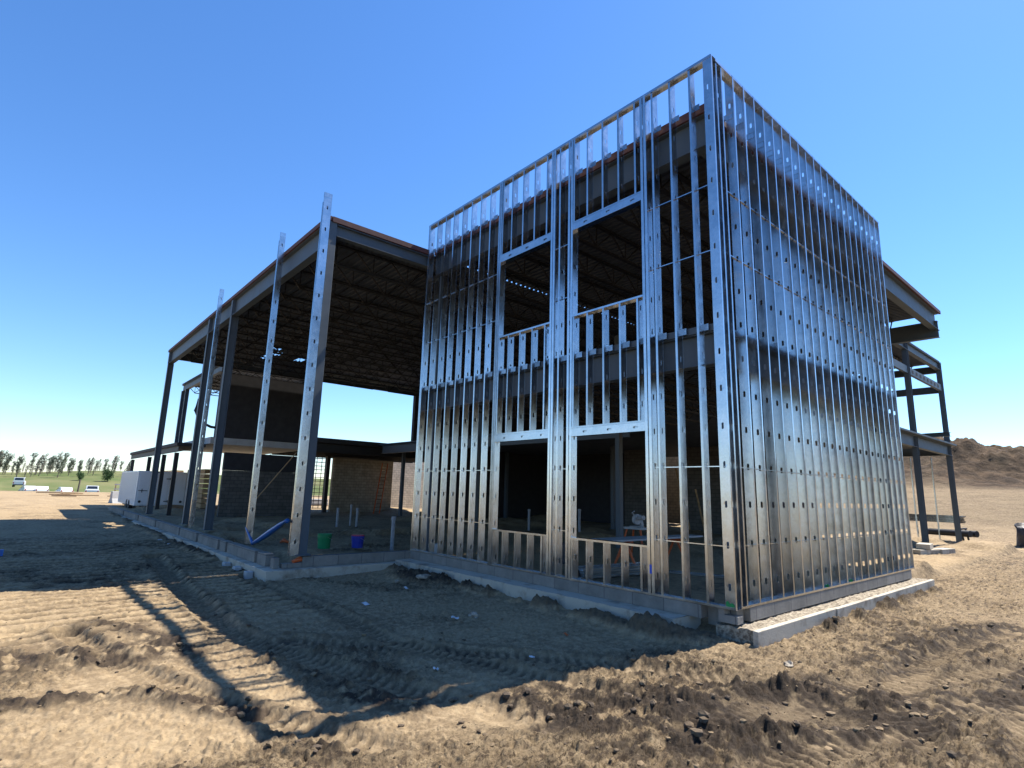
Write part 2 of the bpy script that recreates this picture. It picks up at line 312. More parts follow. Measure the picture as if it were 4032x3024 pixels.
def ground_h(x, y):
    z = base_h(x, y)
    dist = np.hypot(x-CAM.x, y-CAM.y)
    far = 1-sst(dist, 60, 140)
    big = (fbm(x, y, 3.0, 3, 1)-.5)*.10*far
    clm = sst(fbm(x, y, 1.7, 3, 5), .46, .66)
    right = sst(x, -1.2, .6)
    left = (1-sst(x, -5.2, -3.6))*(1-sst(y, -4.2, -3.4))
    lft = left*.9
    cl = fbm(x, y, .16, 4, 11, .62); wx = x+.05*(fbm(x, y, .09, 2, 71)-.5); wy = y+.05*(fbm(x, y, .09, 2, 72)-.5)
    dens = np.clip(.10+.75*clm+.35*right, 0, .95)
    clod = np.maximum(cl-.50, 0)*.10*(.3+.6*clm)+worley(wx, wy, .11, 5, dens*.6)*.42+worley(wx, wy, .045, 6, dens)*.55
    # thin scraped flakes running along y on the right, blade streaks on the left
    fl = fbm(x*1.9+.25*y, y*.42, .11, 4, 21, .6); flake = sst(np.abs(fl-.5), 0, .13)*.022*(right*.9+.25)
    st = fbm(x*1.0, y*.10, .22, 3, 23, .55); streak = sst(np.abs(st-.5), .0, .07)*.05*left*(1-sst(-x, 18, 26))
    fine = (fbm(x, y, .05, 3, 15)-.5)*.026
    near = 1-sst(dist, 25, 60)
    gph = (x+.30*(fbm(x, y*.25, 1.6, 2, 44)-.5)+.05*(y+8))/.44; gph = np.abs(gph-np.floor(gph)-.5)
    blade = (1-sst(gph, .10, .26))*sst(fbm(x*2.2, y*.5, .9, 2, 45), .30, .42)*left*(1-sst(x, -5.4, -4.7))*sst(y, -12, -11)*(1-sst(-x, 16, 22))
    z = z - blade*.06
    groove = (1-sst(np.abs(st-.5), .0, .03))*left*.45*(1-sst(-x, 18, 26)) + blade*.85 + (1-sst(np.abs(fl-.5), 0, .03))*(right*.65+.15)*(1-left)  # shade of grooves and flake crevices, painted into the soil colour
    packed = sst(fbm(x, y, 2.2, 3, 81), .40, .56)*(1-right*.75)            # smooth graded patches
    rm = np.zeros_like(x); tr = np.zeros_like(x); lipm = np.zeros_like(x)
    for pts, hw in RUTS:
        d, s, arc = segd(x+.06*(fbm(x, y, 1.1, 2, 65)-.5), y, pts)
        k = np.exp(-(d/hw)**6); rm = np.maximum(rm, k)
        lug = sst(np.sin(arc*2*math.pi/.13 + np.abs(s)*16), -.2, .5)
        tr = np.where(k > .3, lug, tr); lipm = np.maximum(lipm, np.exp(-((d-hw*1.45)/.06)**2))
    keep = (1-.85*rm)*(1-.75*packed)
    z = z + big + ((clod + flake + fine)*(1-.6*left)*keep + streak*(1-rm) + fine*.7 + worley(wx, wy, .05, 12, .10+.45*sst(cl, .45, .6))*.5*(1-.7*right))*near
    z = z - rm*near*(.028+.026*tr*(.4+cl)) + lipm*near*.028*(.3+cl)*sst(fbm(x, y, .4, 2, 66), .3, .6)
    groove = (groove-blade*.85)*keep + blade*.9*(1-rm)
    moist_shade = groove*near + (.5*clm*sst(cl, .42, .60)+.25*right*sst(cl, .5, .6))*near*keep
    moist_shade = moist_shade + rm*near*(.22+.38*tr) + lipm*.35*near
    ROUGH = np.clip(.12+.95*right+.5*clm-.6*packed-.7*rm, .05, 1)
    for pts, wd, hh in RIDGES:
        d, s, arc = segd(x+.10*(fbm(x, y, .5, 2, 61)-.5), y+.3*(fbm(x, y, .5, 2, 62)-.5), pts)
        k = np.exp(-(d/wd)**2)
        z = z + .6*k*hh*(.25+.75*sst(fbm(x, y, .4, 2, 63), .3, .65))*.5 + k*(worley(wx, wy, .16, 8, .8+0*x)*.34+worley(wx, wy, .07, 9, .8+0*x)*.45)*min(1, hh/.07)
        moist_shade = moist_shade + np.exp(-(d/(wd*(1.7+.3*right)))**2)*.95*sst(cl, .30, .50)
    # bucket scrape: a smooth tilted scoop with a raised lip behind it
    px, py = x-1.62, y+2.05
    e = (px*.62+py*.78)/.85; g = (-px*.78+py*.62)/.42
    k = np.exp(-(e**2+g**2)**2)
    z = z*(1-.75*k) + k*.75*(-.50-.16*e+.012*np.sin(g*30)) + np.exp(-((np.hypot(e, g)-1.35)/.22)**2)*.09*cl
    moist_shade = moist_shade*(1-k) + k*.62 + np.exp(-((np.hypot(e, g)-1.35)/.3)**2)*.8*sst(cl, .4, .6)
    # dried puddle pans
    for (qx, qy, rr) in ((-.2, -4.6, .55), (1.0, 1.3, .0), (-3.2, -7.1, .5), (1.9, 6.0, .9)):
        if rr:
            kk = np.exp(-(((x-qx)/rr)**2+((y-qy)/(rr*.8))**2)**2); z = z*(1-.7*kk)+kk*.7*(-.47); moist_shade = moist_shade*(1-kk)
    lp = lap_h(x, y)
    z = z + lp*(.55+.5*cl) + sst(lp, .02, .1)*(worley(wx, wy, .10, 8, .7+0*x)*.4+worley(wx, wy, .05, 9, .8+0*x)*.4); moist_shade = moist_shade + sst(lp, .03, .12)*.7
    moist_shade = moist_shade + (.45*sst(fbm(x, y, 6, 4, 77, .6), .42, .6) + .62)*sst(y, 57, 62)*sst(x, -80, -40)
    z = np.where((x > -9.2) & (x < .28) & ((y > -.38) & (x < -.85) | (y > .02)) & (y < 9.2), np.minimum(z, -.26), z)   # never above the footing
    global LAST_ROUGH
    LAST_ROUGH = ROUGH
    return z, np.clip(moist_shade, 0, 1)

def build_ground():
    a0 = math.atan2(fw.y, fw.x)
    nd, nc, nr = 1050, 90, 900
    ang = np.concatenate([np.linspace(a0-R(52), a0+R(52), nd), np.linspace(a0+R(52), a0+R(308), nc)[1:-1]])
    rr = np.concatenate([[.02, .5, 1.2, 1.8], np.geomspace(2.2, 120, nr), np.geomspace(125, 3000, 60)])
    A, Q = np.meshgrid(ang, rr); X = (CAM.x+Q*np.cos(A)); Y = (CAM.y+Q*np.sin(A))
    Z, Mo = ground_h(X, Y)
    na, nq = len(ang), len(rr)
    co = np.stack([X, Y, Z], -1).reshape(-1, 3).astype(np.float32)
    i = np.arange(nq-1)[:, None]*na; j = np.arange(na)[None, :]; jn = (j+1) % na
    f = np.stack([i+j, i+jn, i+na+jn, i+na+j], -1).reshape(-1, 4).astype(np.int32)
    f = f[:, ::-1]
    me = bpy.data.meshes.new('ground'); me.vertices.add(len(co)); me.vertices.foreach_set('co', co.ravel())
    me.loops.add(f.size); me.loops.foreach_set('vertex_index', np.ascontiguousarray(f).ravel())
    me.polygons.add(len(f)); me.polygons.foreach_set('loop_start', np.arange(len(f), dtype=np.int32)*4)
    me.update(calc_edges=True)
    if me.polygons[len(f)//2].normal.z < 0: me.flip_normals()
    me.polygons.foreach_set('use_smooth', np.ones(len(f), bool))
    at = me.attributes.new('moist_shade', 'FLOAT', 'POINT'); at.data.foreach_set('value', Mo.ravel().astype(np.float32))
    at = me.attributes.new('rough', 'FLOAT', 'POINT'); at.data.foreach_set('value', LAST_ROUGH.ravel().astype(np.float32))
    at = me.attributes.new('spoil', 'FLOAT', 'POINT'); at.data.foreach_set('value', (sst(Y, 55, 61)*sst(X, -80, -40)*(1-sst(X, 60, 90))*(.72+.28*sst(fbm(X, Y, 5, 4, 78, .6), .42, .58))).ravel().astype(np.float32))
    o = bpy.data.objects.new('ground', me); C.objects.link(o); tag(o, kind='structure')
    mt = bpy.data.materials.new('construction_dirt'); mt.use_nodes = True
    n = mt.node_tree.nodes; l = mt.node_tree.links; b = n['Principled BSDF']; b.inputs['Roughness'].default_value = .95; b.inputs['Specular IOR Level'].default_value = .25
    geo = n.new('ShaderNodeNewGeometry')
    def nz(sc_, det=8, ro=.65):
        t = n.new('ShaderNodeTexNoise'); t.inputs['Scale'].default_value = sc_; t.inputs['Detail'].default_value = det; t.inputs['Roughness'].default_value = ro
        l.new(geo.outputs['Position'], t.inputs['Vector']); return t.outputs['Fac']
    def mr(s, a, c, d=0, e=1):
        r = n.new('ShaderNodeMapRange'); r.inputs[1].default_value = a; r.inputs[2].default_value = c; r.inputs[3].default_value = d; r.inputs[4].default_value = e; l.new(s, r.inputs[0]); return r.outputs[0]
    def mix(f, a, c):
        x = n.new('ShaderNodeMix'); x.data_type = 'RGBA'
        for s, k in ((f, 0), (a, 6), (c, 7)):
            if hasattr(s, 'is_linked') or hasattr(s, 'links'): l.new(s, x.inputs[k])
            else: x.inputs[k].default_value = s if k == 0 else (*s, 1)
        return x.outputs[2]
    dry = mix(mr(nz(.7), .38, .62), (0.31, 0.228, 0.132), (0.20, 0.143, 0.083))
    dry = mix(mr(nz(9), .42, .68), dry, (0.41, 0.31, 0.185))
    ani = n.new('ShaderNodeMapping'); ani.inputs['Scale'].default_value = (16, 4.5, 10); ani.inputs['Rotation'].default_value = (0, 0, .15); l.new(geo.outputs['Position'], ani.inputs[0])
    ta = n.new('ShaderNodeTexNoise'); ta.inputs['Scale'].default_value = 1; ta.inputs['Detail'].default_value = 7; ta.inputs['Roughness'].default_value = .7; l.new(ani.outputs[0], ta.inputs['Vector'])
    ra = n.new('ShaderNodeAttribute'); ra.attribute_name = 'rough'
    tm = n.new('ShaderNodeMath'); tm.operation = 'MULTIPLY'; l.new(mr(ta.outputs['Fac'], .51, .60), tm.inputs[0]); l.new(ra.outputs['Fac'], tm.inputs[1])
    dry = mix(tm.outputs[0], dry, (0.085, 0.058, 0.036))
    tm2 = n.new('ShaderNodeMath'); tm2.operation = 'MULTIPLY'; l.new(mr(nz(38, 5), .52, .66), tm2.inputs[0]); l.new(mr(ra.outputs['Fac'], 0, 1, .3, 1), tm2.inputs[1])
    dry = mix(tm2.outputs[0], dry, (0.08, 0.055, 0.035))
    atn = n.new('ShaderNodeAttribute'); atn.attribute_name = 'moist_shade'
    wet_shade_c = mix(mr(nz(14), .35, .65), (0.03, 0.022, 0.016), (0.075, 0.054, 0.036))  # dark soil tone: damp clods, plus the painted groove shade
    col = mix(atn.outputs['Fac'], dry, wet_shade_c)
    sa = n.new('ShaderNodeAttribute'); sa.attribute_name = 'spoil'
    col = mix(sa.outputs['Fac'], col, mix(mr(nz(.9, 8), .4, .6), (0.045, 0.028, 0.016), (0.125, 0.08, 0.045)))
    sp = n.new('ShaderNodeSeparateXYZ'); l.new(geo.outputs['Position'], sp.inputs[0])
    gm = mr(sp.outputs[0], -84, -98)
    gy = mr(sp.outputs[1], -6, 26, 1, 0); mu = n.new('ShaderNodeMath'); mu.operation = 'MULTIPLY'; l.new(gm, mu.inputs[0])
    mu.inputs[1].default_value = 1
    grass = mix(mr(nz(.05, 6), .4, .62), (0.075, 0.105, 0.03), (0.14, 0.14, 0.06))
    col = mix(mu.outputs[0], col, grass)
    l.new(col, b.inputs['Base Color'])
    bp = n.new('ShaderNodeBump'); bp.inputs['Strength'].default_value = 1.0; bp.inputs['Distance'].default_value = .05
    l.new(nz(34, 10, .8), bp.inputs['Height']); l.new(mr(ra.outputs['Fac'], 0, 1, .6, 1), bp.inputs['Strength'])
    bp2 = n.new('ShaderNodeBump'); bp2.inputs['Strength'].default_value = 1.0; bp2.inputs['Distance'].default_value = .6
    l.new(nz(1.2, 10, .75), bp2.inputs['Height']); 
    fm = n.new('ShaderNodeMix'); fm.data_type = 'VECTOR'; l.new(mr(sp.outputs[1], 24, 40), fm.inputs[0])
    l.new(bp.outputs[0], fm.inputs[4]); l.new(bp2.outputs[0], fm.inputs[5]); l.new(fm.outputs[1], b.inputs['Normal'])
    me.materials.append(mt)
    return o
build_ground()
def gz(x, y): return float(ground_h(np.array([float(x)]), np.array([float(y)]))[0][0])

# loose clods scattered over the mud: nobody could count them
def lump_verts(rng, n=1):
    b = bmesh.new(); bmesh.ops.create_icosphere(b, subdivisions=n, radius=1)
    vs = np.array([v.co[:] for v in b.verts]); fs = [tuple(v.index for v in f.verts) for f in b.faces]; b.free()
    return vs*(1+rng.uniform(-.32, .32, (len(vs), 1))), fs
rng = np.random.default_rng(3)
def scatter_clods():
    N = 5200; prot = [lump_verts(rng, 1) for _ in range(8)]
    a0 = math.atan2(fw.y, fw.x)
    r = np.exp(rng.uniform(math.log(3.2), math.log(24), N)); a = a0+rng.uniform(-R(47), R(47), N)
    x = CAM.x+r*np.cos(a); y = CAM.y+r*np.sin(a); z, mo = ground_h(x, y)
    V = []; F = []; base = 0; dens = .18+.9*mo+.25*sst(x, -1, .8)
    for i in range(N):
        if rng.random() > dens[i]: continue
        if -9.2 < x[i] < .45 and y[i] > -.45: continue
        if x[i] < -9.2 and y[i] > -3.8: continue
        s = .006+.026*rng.random()**4*(1+mo[i]); v, f = prot[rng.integers(8)]
        th = rng.uniform(0, 6.28); c, sn = math.cos(th), math.sin(th); q = v*np.array([1, .8, .6])*s
        q = np.stack([q[:, 0]*c-q[:, 1]*sn, q[:, 0]*sn+q[:, 1]*c, q[:, 2]], 1)+[x[i], y[i], z[i]+s*.25]
        V += q.tolist(); F += [tuple(k+base for k in t) for t in f]; base += len(v)
    me = bpy.data.meshes.new('loose_clods'); me.from_pydata(V, [], F); o = bpy.data.objects.new('loose_clods', me); C.objects.link(o)
    me.materials.append(mat('loose_dirt', (0.21, 0.15, 0.085), .95, 0, (1.2, (0.07, .05, .033), .42, .56), (60, .6, .01)))
    tag(o, 'small crumbs and clods of dirt lying over the rutted mud in the foreground', 'dirt clods', kind='stuff')
scatter_clods()

# ------------------------------------------------------------------ foundations
H = 9.235; W = 9.0; L = 8.935
fnd = thing('foundation', 'grey block stem wall on a cast footing under the tall stud box', 'foundation', (-4.5, 0, -.4))
def at(o, parent):   # geometry written in world coordinates under a moved empty
    o.location = -parent.location; return o
b = MB(); b.box((-9.0, 0, -.2), (-.56, .2, -.002)); b.box((-.56, .185, -.3), (-.30, .2, -.002)); b.box((-.30, .03, -.2), (-.002, .2, -.09)); b.box((-.30, .03, -.09), (-.2, .2, -.002))
at(b.build('stem_wall', M['conc'], fnd, bevel=.006), fnd)
b = MB(); b.box((-.2, .42, -.2), (0, 8.6, -.002)); b.box((-.2, .2, -.3), (-.10, .42, -.002)); at(b.build('stem_wall', M['conc'], fnd, bevel=.006), fnd)
b = MB()
# front footing, its outer edge slightly ragged
xs = np.linspace(-9.42, -.80, 60); edge = [-.40+.03*random.uniform(-1, 1) for _ in xs]
for k in range(len(xs)-1):
    b.quad((xs[k], edge[k], -.205), (xs[k+1], edge[k+1], -.205), (xs[k+1], .3, -.2), (xs[k], .3, -.2))
    b.quad((xs[k], edge[k], -.205), (xs[k], edge[k]-.01, -.7), (xs[k+1], edge[k+1]-.01, -.7), (xs[k+1], edge[k+1], -.205))
b.quad((xs[-1], edge[-1], -.205), (xs[-1], edge[-1], -.7), (xs[-1]+.05, .3, -.7), (xs[-1]+.05, .3, -.2))
at(b.build('footing', M['foot'], fnd), fnd)
# rubble bed on the right side footing
def slab_noise(x0, x1, y0, y1, z, amp, nx, ny, skirt=.4):
    xs = np.linspace(x0, x1, nx); ys = np.linspace(y0, y1, ny); XX, YY = np.meshgrid(xs, ys)
    ZZ = z+amp*(fbm(XX, YY, .12, 4, 90, .65)-.5); b = MB()
    b.v = np.stack([XX, YY, ZZ], -1).reshape(-1, 3).tolist()
    for j in range(ny-1):
        for i in range(nx-1): b.f.append((j*nx+i, j*nx+i+1, (j+1)*nx+i+1, (j+1)*nx+i))
    for i in range(nx-1):
        for j, s in ((0, 0), (ny-1, 0)):
            p = b.v[j*nx+i]; q = b.v[j*nx+i+1]; b.quad(p, q, (q[0], q[1], z-skirt), (p[0], p[1], z-skirt))
    for j in range(ny-1):
        for i in (0, nx-1):
            p = b.v[j*nx+i]; q = b.v[(j+1)*nx+i]; b.quad(p, q, (q[0], q[1], z-skirt), (p[0], p[1], z-skirt))
    return b
at(slab_noise(-.34, .265, .02, 9.0, -.225, .07, 26, 330).build('rubble_bed', M['rubble'], fnd, smooth=True), fnd)
fb = thing('kerb_beam', 'long pale precast beam lying beside the sunlit side of the stud box', 'concrete beam', (.3, 4, -.4))
for (ya, yb, dx) in ((-.08, 2.75, 0), (2.762, 8.95, .02)):
    b = MB(); b.prism([(.265+dx, -.62), (.335+dx, -.62), (.345+dx, -.21), (.27+dx, -.205)], ya, yb); at(b.build('beam_length', M['foot'], fb, bevel=.008), fb)

wst = thing('foundation', 'low grey stem wall with square notches under the open canopy bays', 'foundation', (-20, -3.4, -.4))
b = MB(); gaps = [(-10.35, -10.15), (-12.9, -12.7), (-13.7, -13.45), (-16.3, -16.0), (-18.9, -18.65), (-23.5, -23.2), (-28.0, -27.7), (-33, -32.6)]
x = -9.55
for g1, g0 in gaps:
    b.box((g0 if False else g0, -3.5, -.24), (x, -3.3, .03)); x = g1
b.box((-39.2, -3.5, -.24), (x, -3.3, .03))
b.box((-39.2, -3.44, -.24), (-9.6, -3.3, -.10))
at(b.build('stem_wall', M['conc'], wst, bevel=.006), wst)
b = MB(); b.box((-9.2, -2.85, -.24), (-9.0, -.002, -.004)); b.box((-9.2, -3.3, -.24), (-9.02, -2.85, -.14)); b.box((-9.2, -3.5, -.24), (-9.0, -3.38, -.004))
at(b.build('stem_wall', M['conc'], wst, bevel=.006), wst)
b = MB(); b.box((-36, -3.72, -.7), (-8.75, -3.2, -.245)); b.box((-9.45, -3.2, -.7), (-8.75, -.41, -.245))
at(b.build('footing', M['foot'], wst, bevel=.01), wst)
b = MB(); b.box((-27, -4.1, -.5), (-16.8, -3.98, -.36)); o = b.build('insulation_board', M['paper'], None, bevel=.01)
tag(o, 'long pale board lying along the footing of the canopy bays', 'board')
for i, x in enumerate((-9.5, -10.4, -11.3)):
    b = MB(); b.box((x-.22, -3.90, -.5), (x, -3.74, -.33)); o = b.build('foam_block', M['slab'], None, bevel=.02)
    tag(o, ['pale block at the footing corner, nearest of the three', 'pale block at the footing, middle of the three', 'pale block at the footing, farthest of the three'][i], 'block', 'pale blocks along the footing')

# ------------------------------------------------------------------ galvanised framing
def web_with_holes(b, Lz, w, hs, x, z0=0, hw=.019, hh=.05, fn=None):
    yc = w/2; cuts = [z0]; fn = fn or (lambda y, z: (x, y, z))
    def q(y0, y1, a, c): b.quad(fn(y0, a), fn(y1, a), fn(y1, c), fn(y0, c))
    hs = [h for h in hs if h-hh > z0+.02 and h+hh < Lz-.02]
    prev = z0; k = .012
    for h in hs:
        a, c = h-hh, h+hh
        q(0, w, prev, a); q(0, yc-hw, a, c); q(yc+hw, w, a, c)
        for sy in (-1, 1):
            for zz, sz in ((a, 1), (c, -1)):
                b.quad(fn(yc+sy*hw, zz), fn(yc+sy*(hw-k), zz), fn(yc+sy*hw, zz+sz*k))
        prev = c
    q(0, w, prev, Lz)
_sc = {}
HOLES = [.31+.594*k for k in range(16)]
def stud_mesh(Lz, side=-1, holes=None, w=.152, fl=.041, lip=.012, key=None):
    k = (round(Lz, 3), side, key, w)
    if k in _sc: return _sc[k]
    b = MB(); hs = HOLES if holes is None else holes
    web_with_holes(b, Lz, w, hs, 0)
    e = side*fl
    for y in (0, w): b.quad((0, y, 0), (e, y, 0), (e, y, Lz), (0, y, Lz))
    b.quad((e, 0, 0), (e, lip, 0), (e, lip, Lz), (e, 0, Lz)); b.quad((e, w, 0), (e, w-lip, 0), (e, w-lip, Lz), (e, w, Lz))
    me = b.mesh('stud', fixn=False); bm = bmesh.new(); bm.from_mesh(me)
    bmesh.ops.remove_doubles(bm, verts=bm.verts, dist=1e-5)
    geo = bm.faces[:]; bmesh.ops.recalc_face_normals(bm, faces=bm.faces); bmesh.ops.solidify(bm, geom=geo, thickness=.0018); bm.to_mesh(me); bm.free()
    me.materials.append(M['galv']); _sc[k] = me; return me
ROT_R = Matrix.Rotation(math.pi/2, 4, 'Z')   # stud depth turned to -x
LIE = Matrix(((0, 0, 1, 0), (1, 0, 0, 0), (0, 1, 0, 0), (0, 0, 0, 1)))   # z->x, x->y, y->z
def U_track(b, p, q, depth, leg, up=1, n=(0, 1, 0), t=.0025):
    """channel from p to q along one axis: outer edge at p, depth along n, legs up or down"""
    p = Vector(p); q = Vector(q); n = Vector(n); z = Vector((0, 0, up*leg)); th = Vector((0, 0, -up*t))
    b.bar(p+n*depth/2+th/2, q+n*depth/2+th/2, depth, t)
    b.bar(p+z/2-n*t/2*0+n*t/2, q+z/2+n*t/2, t, leg); b.bar(p+n*(depth-t/2)+z/2, q+n*(depth-t/2)+z/2, t, leg)
bridge_z = [HOLES[1]-.02, HOLES[3]-.02, HOLES[9]-.02, HOLES[11]-.02]

fwall = thing('stud_wall', 'tall galvanised stud wall with four window openings in the shaded face of the box', 'stud wall', (-4.5, .076, 0))
def P_(o): o.location = o.location-fwall.location; return o
front_full = [-8.9, -8.5, -8.09, -7.69, -7.28, -6.88, -6.47, -6.07, -3.62, -1.22, -.83, -.42]
def put_stud(parent, me, loc, mtx=None, name='stud'):
    o = bpy.data.objects.new(name, me); C.objects.link(o); o.parent = parent
    mw = Matrix.Translation(Vector(loc)-parent.location) @ (mtx if mtx is not None else Matrix.Identity(4))
    # hand-set steel is never perfectly plumb
    mw = mw @ Matrix.Rotation(random.uniform(-.0009, .0009), 4, 'X') @ Matrix.Rotation(random.uniform(-.03, .03), 4, 'Z')
    o.matrix_basis = mw; return o
full = stud_mesh(H-.006, -1)
for x in front_full: put_stud(fwall, full, (x, .002, .003))
# boxed jambs
fullp = stud_mesh(H-.006, 1)
for (xa, xb) in ((-5.74, -5.62), (-3.90, -3.775), (-3.385, -3.25), (-1.51, -1.38)):
    put_stud(fwall, fullp, (xa, .002, .003), name='jamb_stud'); put_stud(fwall, full, (xb, .002, .003), name='jamb_stud')
    b = MB(); b.box((xa-.001, -.0035, .0), (xa+.055, -.0005, H-.05)); b.box((xb-.055, -.0035, 0), (xb+.001, -.0005, H-.05))
    at(b.build('jamb_track', M['galv'], fwall), fwall)
# corner stud: web to the front
put_stud(fwall, stud_mesh(H-.006, 1, key='c', w=.16), (-.162, 0, .003), LIE @ Matrix(((0, 0, 1, 0), (0, 1, 0, 0), (0, 0, 0, 1), (0, 0, 0, 1))) if False else Matrix(((0, 1, 0, 0), (1, 0, 0, 0), (0, 0, 1, 0), (0, 0, 0, 1))), name='corner_stud')
put_stud(fwall, full, (-8.955, .002, .003)); put_stud(fwall, fullp, (-8.998, .002, .003), name='corner_stud')
# cripples, headers, sills
for (x0, x1, cr) in ((-5.62, -3.90, [-5.57, -5.23, -4.83, -4.43, -4.03]), (-3.25, -1.51, [-3.20, -2.83, -2.42, -2.02, -1.62])):
    for (za, zb, nm) in ((0.003, .77, 'a'), (2.862, 5.172, 'b'), (7.215, H-.004, 'c')):
        off = random.uniform(.25, .4)
        me = stud_mesh(zb-za, -1, [off+.594*k for k in range(6)] if nm != 'a' else [.18 if x0 < -4 else .42], key=nm+str(x0))
        for x in cr: put_stud(fwall, me, (x, .002, za), name='cripple_stud')
    for zb in (2.70, 7.055):
        Lh = x1-x0-.004
        me = stud_mesh(Lh, 1, [.35, .35+.594, .35+1.188], key='h')
        put_stud(fwall, me, (x0+.002, -.004, zb), LIE, 'header')
        b = MB(); b.box((x0+.003, .015, zb+.006), (x1-.003, .150, zb+.148)); at(b.build('header_core', M['galv'], fwall), fwall)
        b = MB(); U_track(b, (x0, -.002, zb+.154+.004), (x1, -.002, zb+.154+.004), .158, .03, 1); at(b.build('header_track', M['galv'], fwall), fwall)
    for zb in (.778, 5.18):
        b = MB(); U_track(b, (x0, -.005, zb), (x1, -.005, zb), .162, .034, -1); at(b.build('sill_track', M['galv'], fwall), fwall)
b = MB(); U_track(b, (-9.003, -.003, .0035), (0, -.003, .0035), .158, .032, 1); at(b.build('bottom_track', M['galv'], fwall), fwall)
b = MB(); U_track(b, (-9.003, -.003, H), (0.0, -.003, H), .158, .05, -1); at(b.build('top_track', M['galv'], fwall), fwall)
for z in bridge_z:
    for (xa, xb) in ((-8.97, -5.80), (-3.83, -3.33), (-1.44, -.12)):
        b = MB(); b.box((xa, .057, z-.008), (xb, .095, z+.006)); at(b.build('bridging_channel', M['galv'], fwall), fwall)
clipm = MB(); clipm.box((.004, .150, -.05), (.085, .156, .06)); clipm.box((.003, .03, -.05), (.006, .150, .06)); clip_me = clipm.mesh('clip'); clip_me.materials.append(M['galv'])
for x in front_full+[-5.23, -4.83, -4.43, -4.03, -2.83, -2.42, -2.02, -1.62, -5.57, -3.2]:
    for z in (4.36, 8.46): inst('clip', clip_me, fwall, Vector((x, 0, z))-fwall.location)

rwall = thing('stud_wall', 'tall closely spaced galvanised stud wall in the sunlit right face of the box', 'stud wall', (-.076, L/2, 0))
sy = L/22
rs = stud_mesh(H-.006, 1)
ys = [.012]+[.10]+[sy*k-.045 for k in range(1, 22)]+[L-.10, L-.045]
ys[0] = .165
for k, y in enumerate([.17]+[sy*k-.07 for k in range(1, 23)]):
    if y < .16: continue
    put_stud(rwall, rs, (-.002, y, .003), ROT_R)
put_stud(rwall, rs, (-.002, .27, .003), ROT_R) if False else None
clip2 = MB(); clip2.box((-.150, -.006, -.065), (-.02, -.0015, .06)); clip2.box((-.150, -.012, .045), (-.02, -.0015, .056)); clip2.box((-.24, -.006, -.03), (-.152, .03, .06)); clip2_me = clip2.mesh('clip'); clip2_me.materials.append(M['galv'])
for k in range(1, 23):
    for z in (4.33, 8.42): inst('clip', clip2_me, rwall, Vector((0, sy*k-.072, z))-rwall.location)
b = MB(); U_track(b, (.003, .16, .0035), (.003, L, .0035), .158, .032, 1, (-1, 0, 0)); at(b.build('bottom_track', M['galv'], rwall), rwall)
b = MB(); U_track(b, (.003, 0.157, H), (.003, L, H), .158, .05, -1, (-1, 0, 0)); at(b.build('top_track', M['galv'], rwall), rwall)
for z in bridge_z:
    b = MB(); b.box((-.095, .18, z-.008), (-.057, L-.04, z+.006)); at(b.build('bridging_channel', M['galv'], rwall), rwall)
# green colour-code spray at the foot of a few studs
for (x, y, z, wx) in ((0, 1, 0, 0),):
    for k in (9, 12):
        yy = sy*k-.07; b = MB(); b.quad((-.03, yy-.004, .01), (-.12, yy-.004, .01), (-.11, yy-.004, .06), (-.09, yy-.004, .045), (-.07, yy-.004, .075), (-.04, yy-.004, .05))
        at(b.build('paint_mark', M['greenspray'], rwall), rwall)
b = MB(); b.quad((-.15, -.004, .04), (-.02, -.004, .04), (-.02, -.004, .075), (-.06, -.004, .10), (-.09, -.004, .08), (-.12, -.004, .12), (-.15, -.004, .10)); at(b.build('paint_mark', M['greenspray'], fwall), fwall)
b = MB(); b.box((-1.47, -.0065, .34), (-1.43, -.004, .48)); at(b.build('label_tape', M['bluetape'], fwall), fwall)

# loose studs standing on the canopy stem wall
def lone(x, y, h, label, wide=1):
    t = thing('metal_stud', label, 'metal stud', (x, y, .03), 0, 'single studs standing along the canopy edge')
    me = stud_mesh(h, -1); put_stud(t, me, (x, y, .03))
    if wide > 1:
        me2 = stud_mesh(h-.12, 1); put_stud(t, me2, (x-.22, y, .03), Matrix.Rotation(0, 4, 'Z'))
        b = MB(); b.box((-.215, .02, h-.75), (-.01, .03, h-.70)); b.build('strap', M['galv'], t)
        b = MB(); b.box((-.30, .0, 8.35), (-.20, .012, 8.39)); b.build('clip', M['galv'], t)
    b = MB(); b.box((-.043, -.002, h-.10), (.002, .154, h+.004)); b.build('top_cap', M['galv'], t)
    return t
# canopy studs show their webs broadly to the camera, so they stand turned
def lone2(x, y, h, label, rz, w=.152):
    t = thing('metal_stud', label, 'metal stud', (x, y, .03), rz, 'single studs standing along the canopy edge')
    me = stud_mesh(h, -1, w=w, key='l'); o = bpy.data.objects.new('channel', me); C.objects.link(o); o.parent = t
    me = stud_mesh(h-.25, 1, w=w, key='l2'); o = bpy.data.objects.new('channel', me); C.objects.link(o); o.parent = t; o.location = (-.10, 0, 0)
    b = MB(); b.box((-.043, -.003, h-.12), (.003, w+.003, h+.004)); b.build('top_cap', M['galv'], t)
    return t
lone2(-8.99, -3.17, 9.03, 'tallest looking single galvanised stud at the near corner of the open canopy', 0, .203)
lone2(-12.15, -3.2, 9.02, 'single galvanised stud standing second along the canopy, blue sheet beside its foot', 0)
lone2(-18.9, -3.2, 9.02, 'single galvanised stud standing far along the canopy between dark columns', 0)

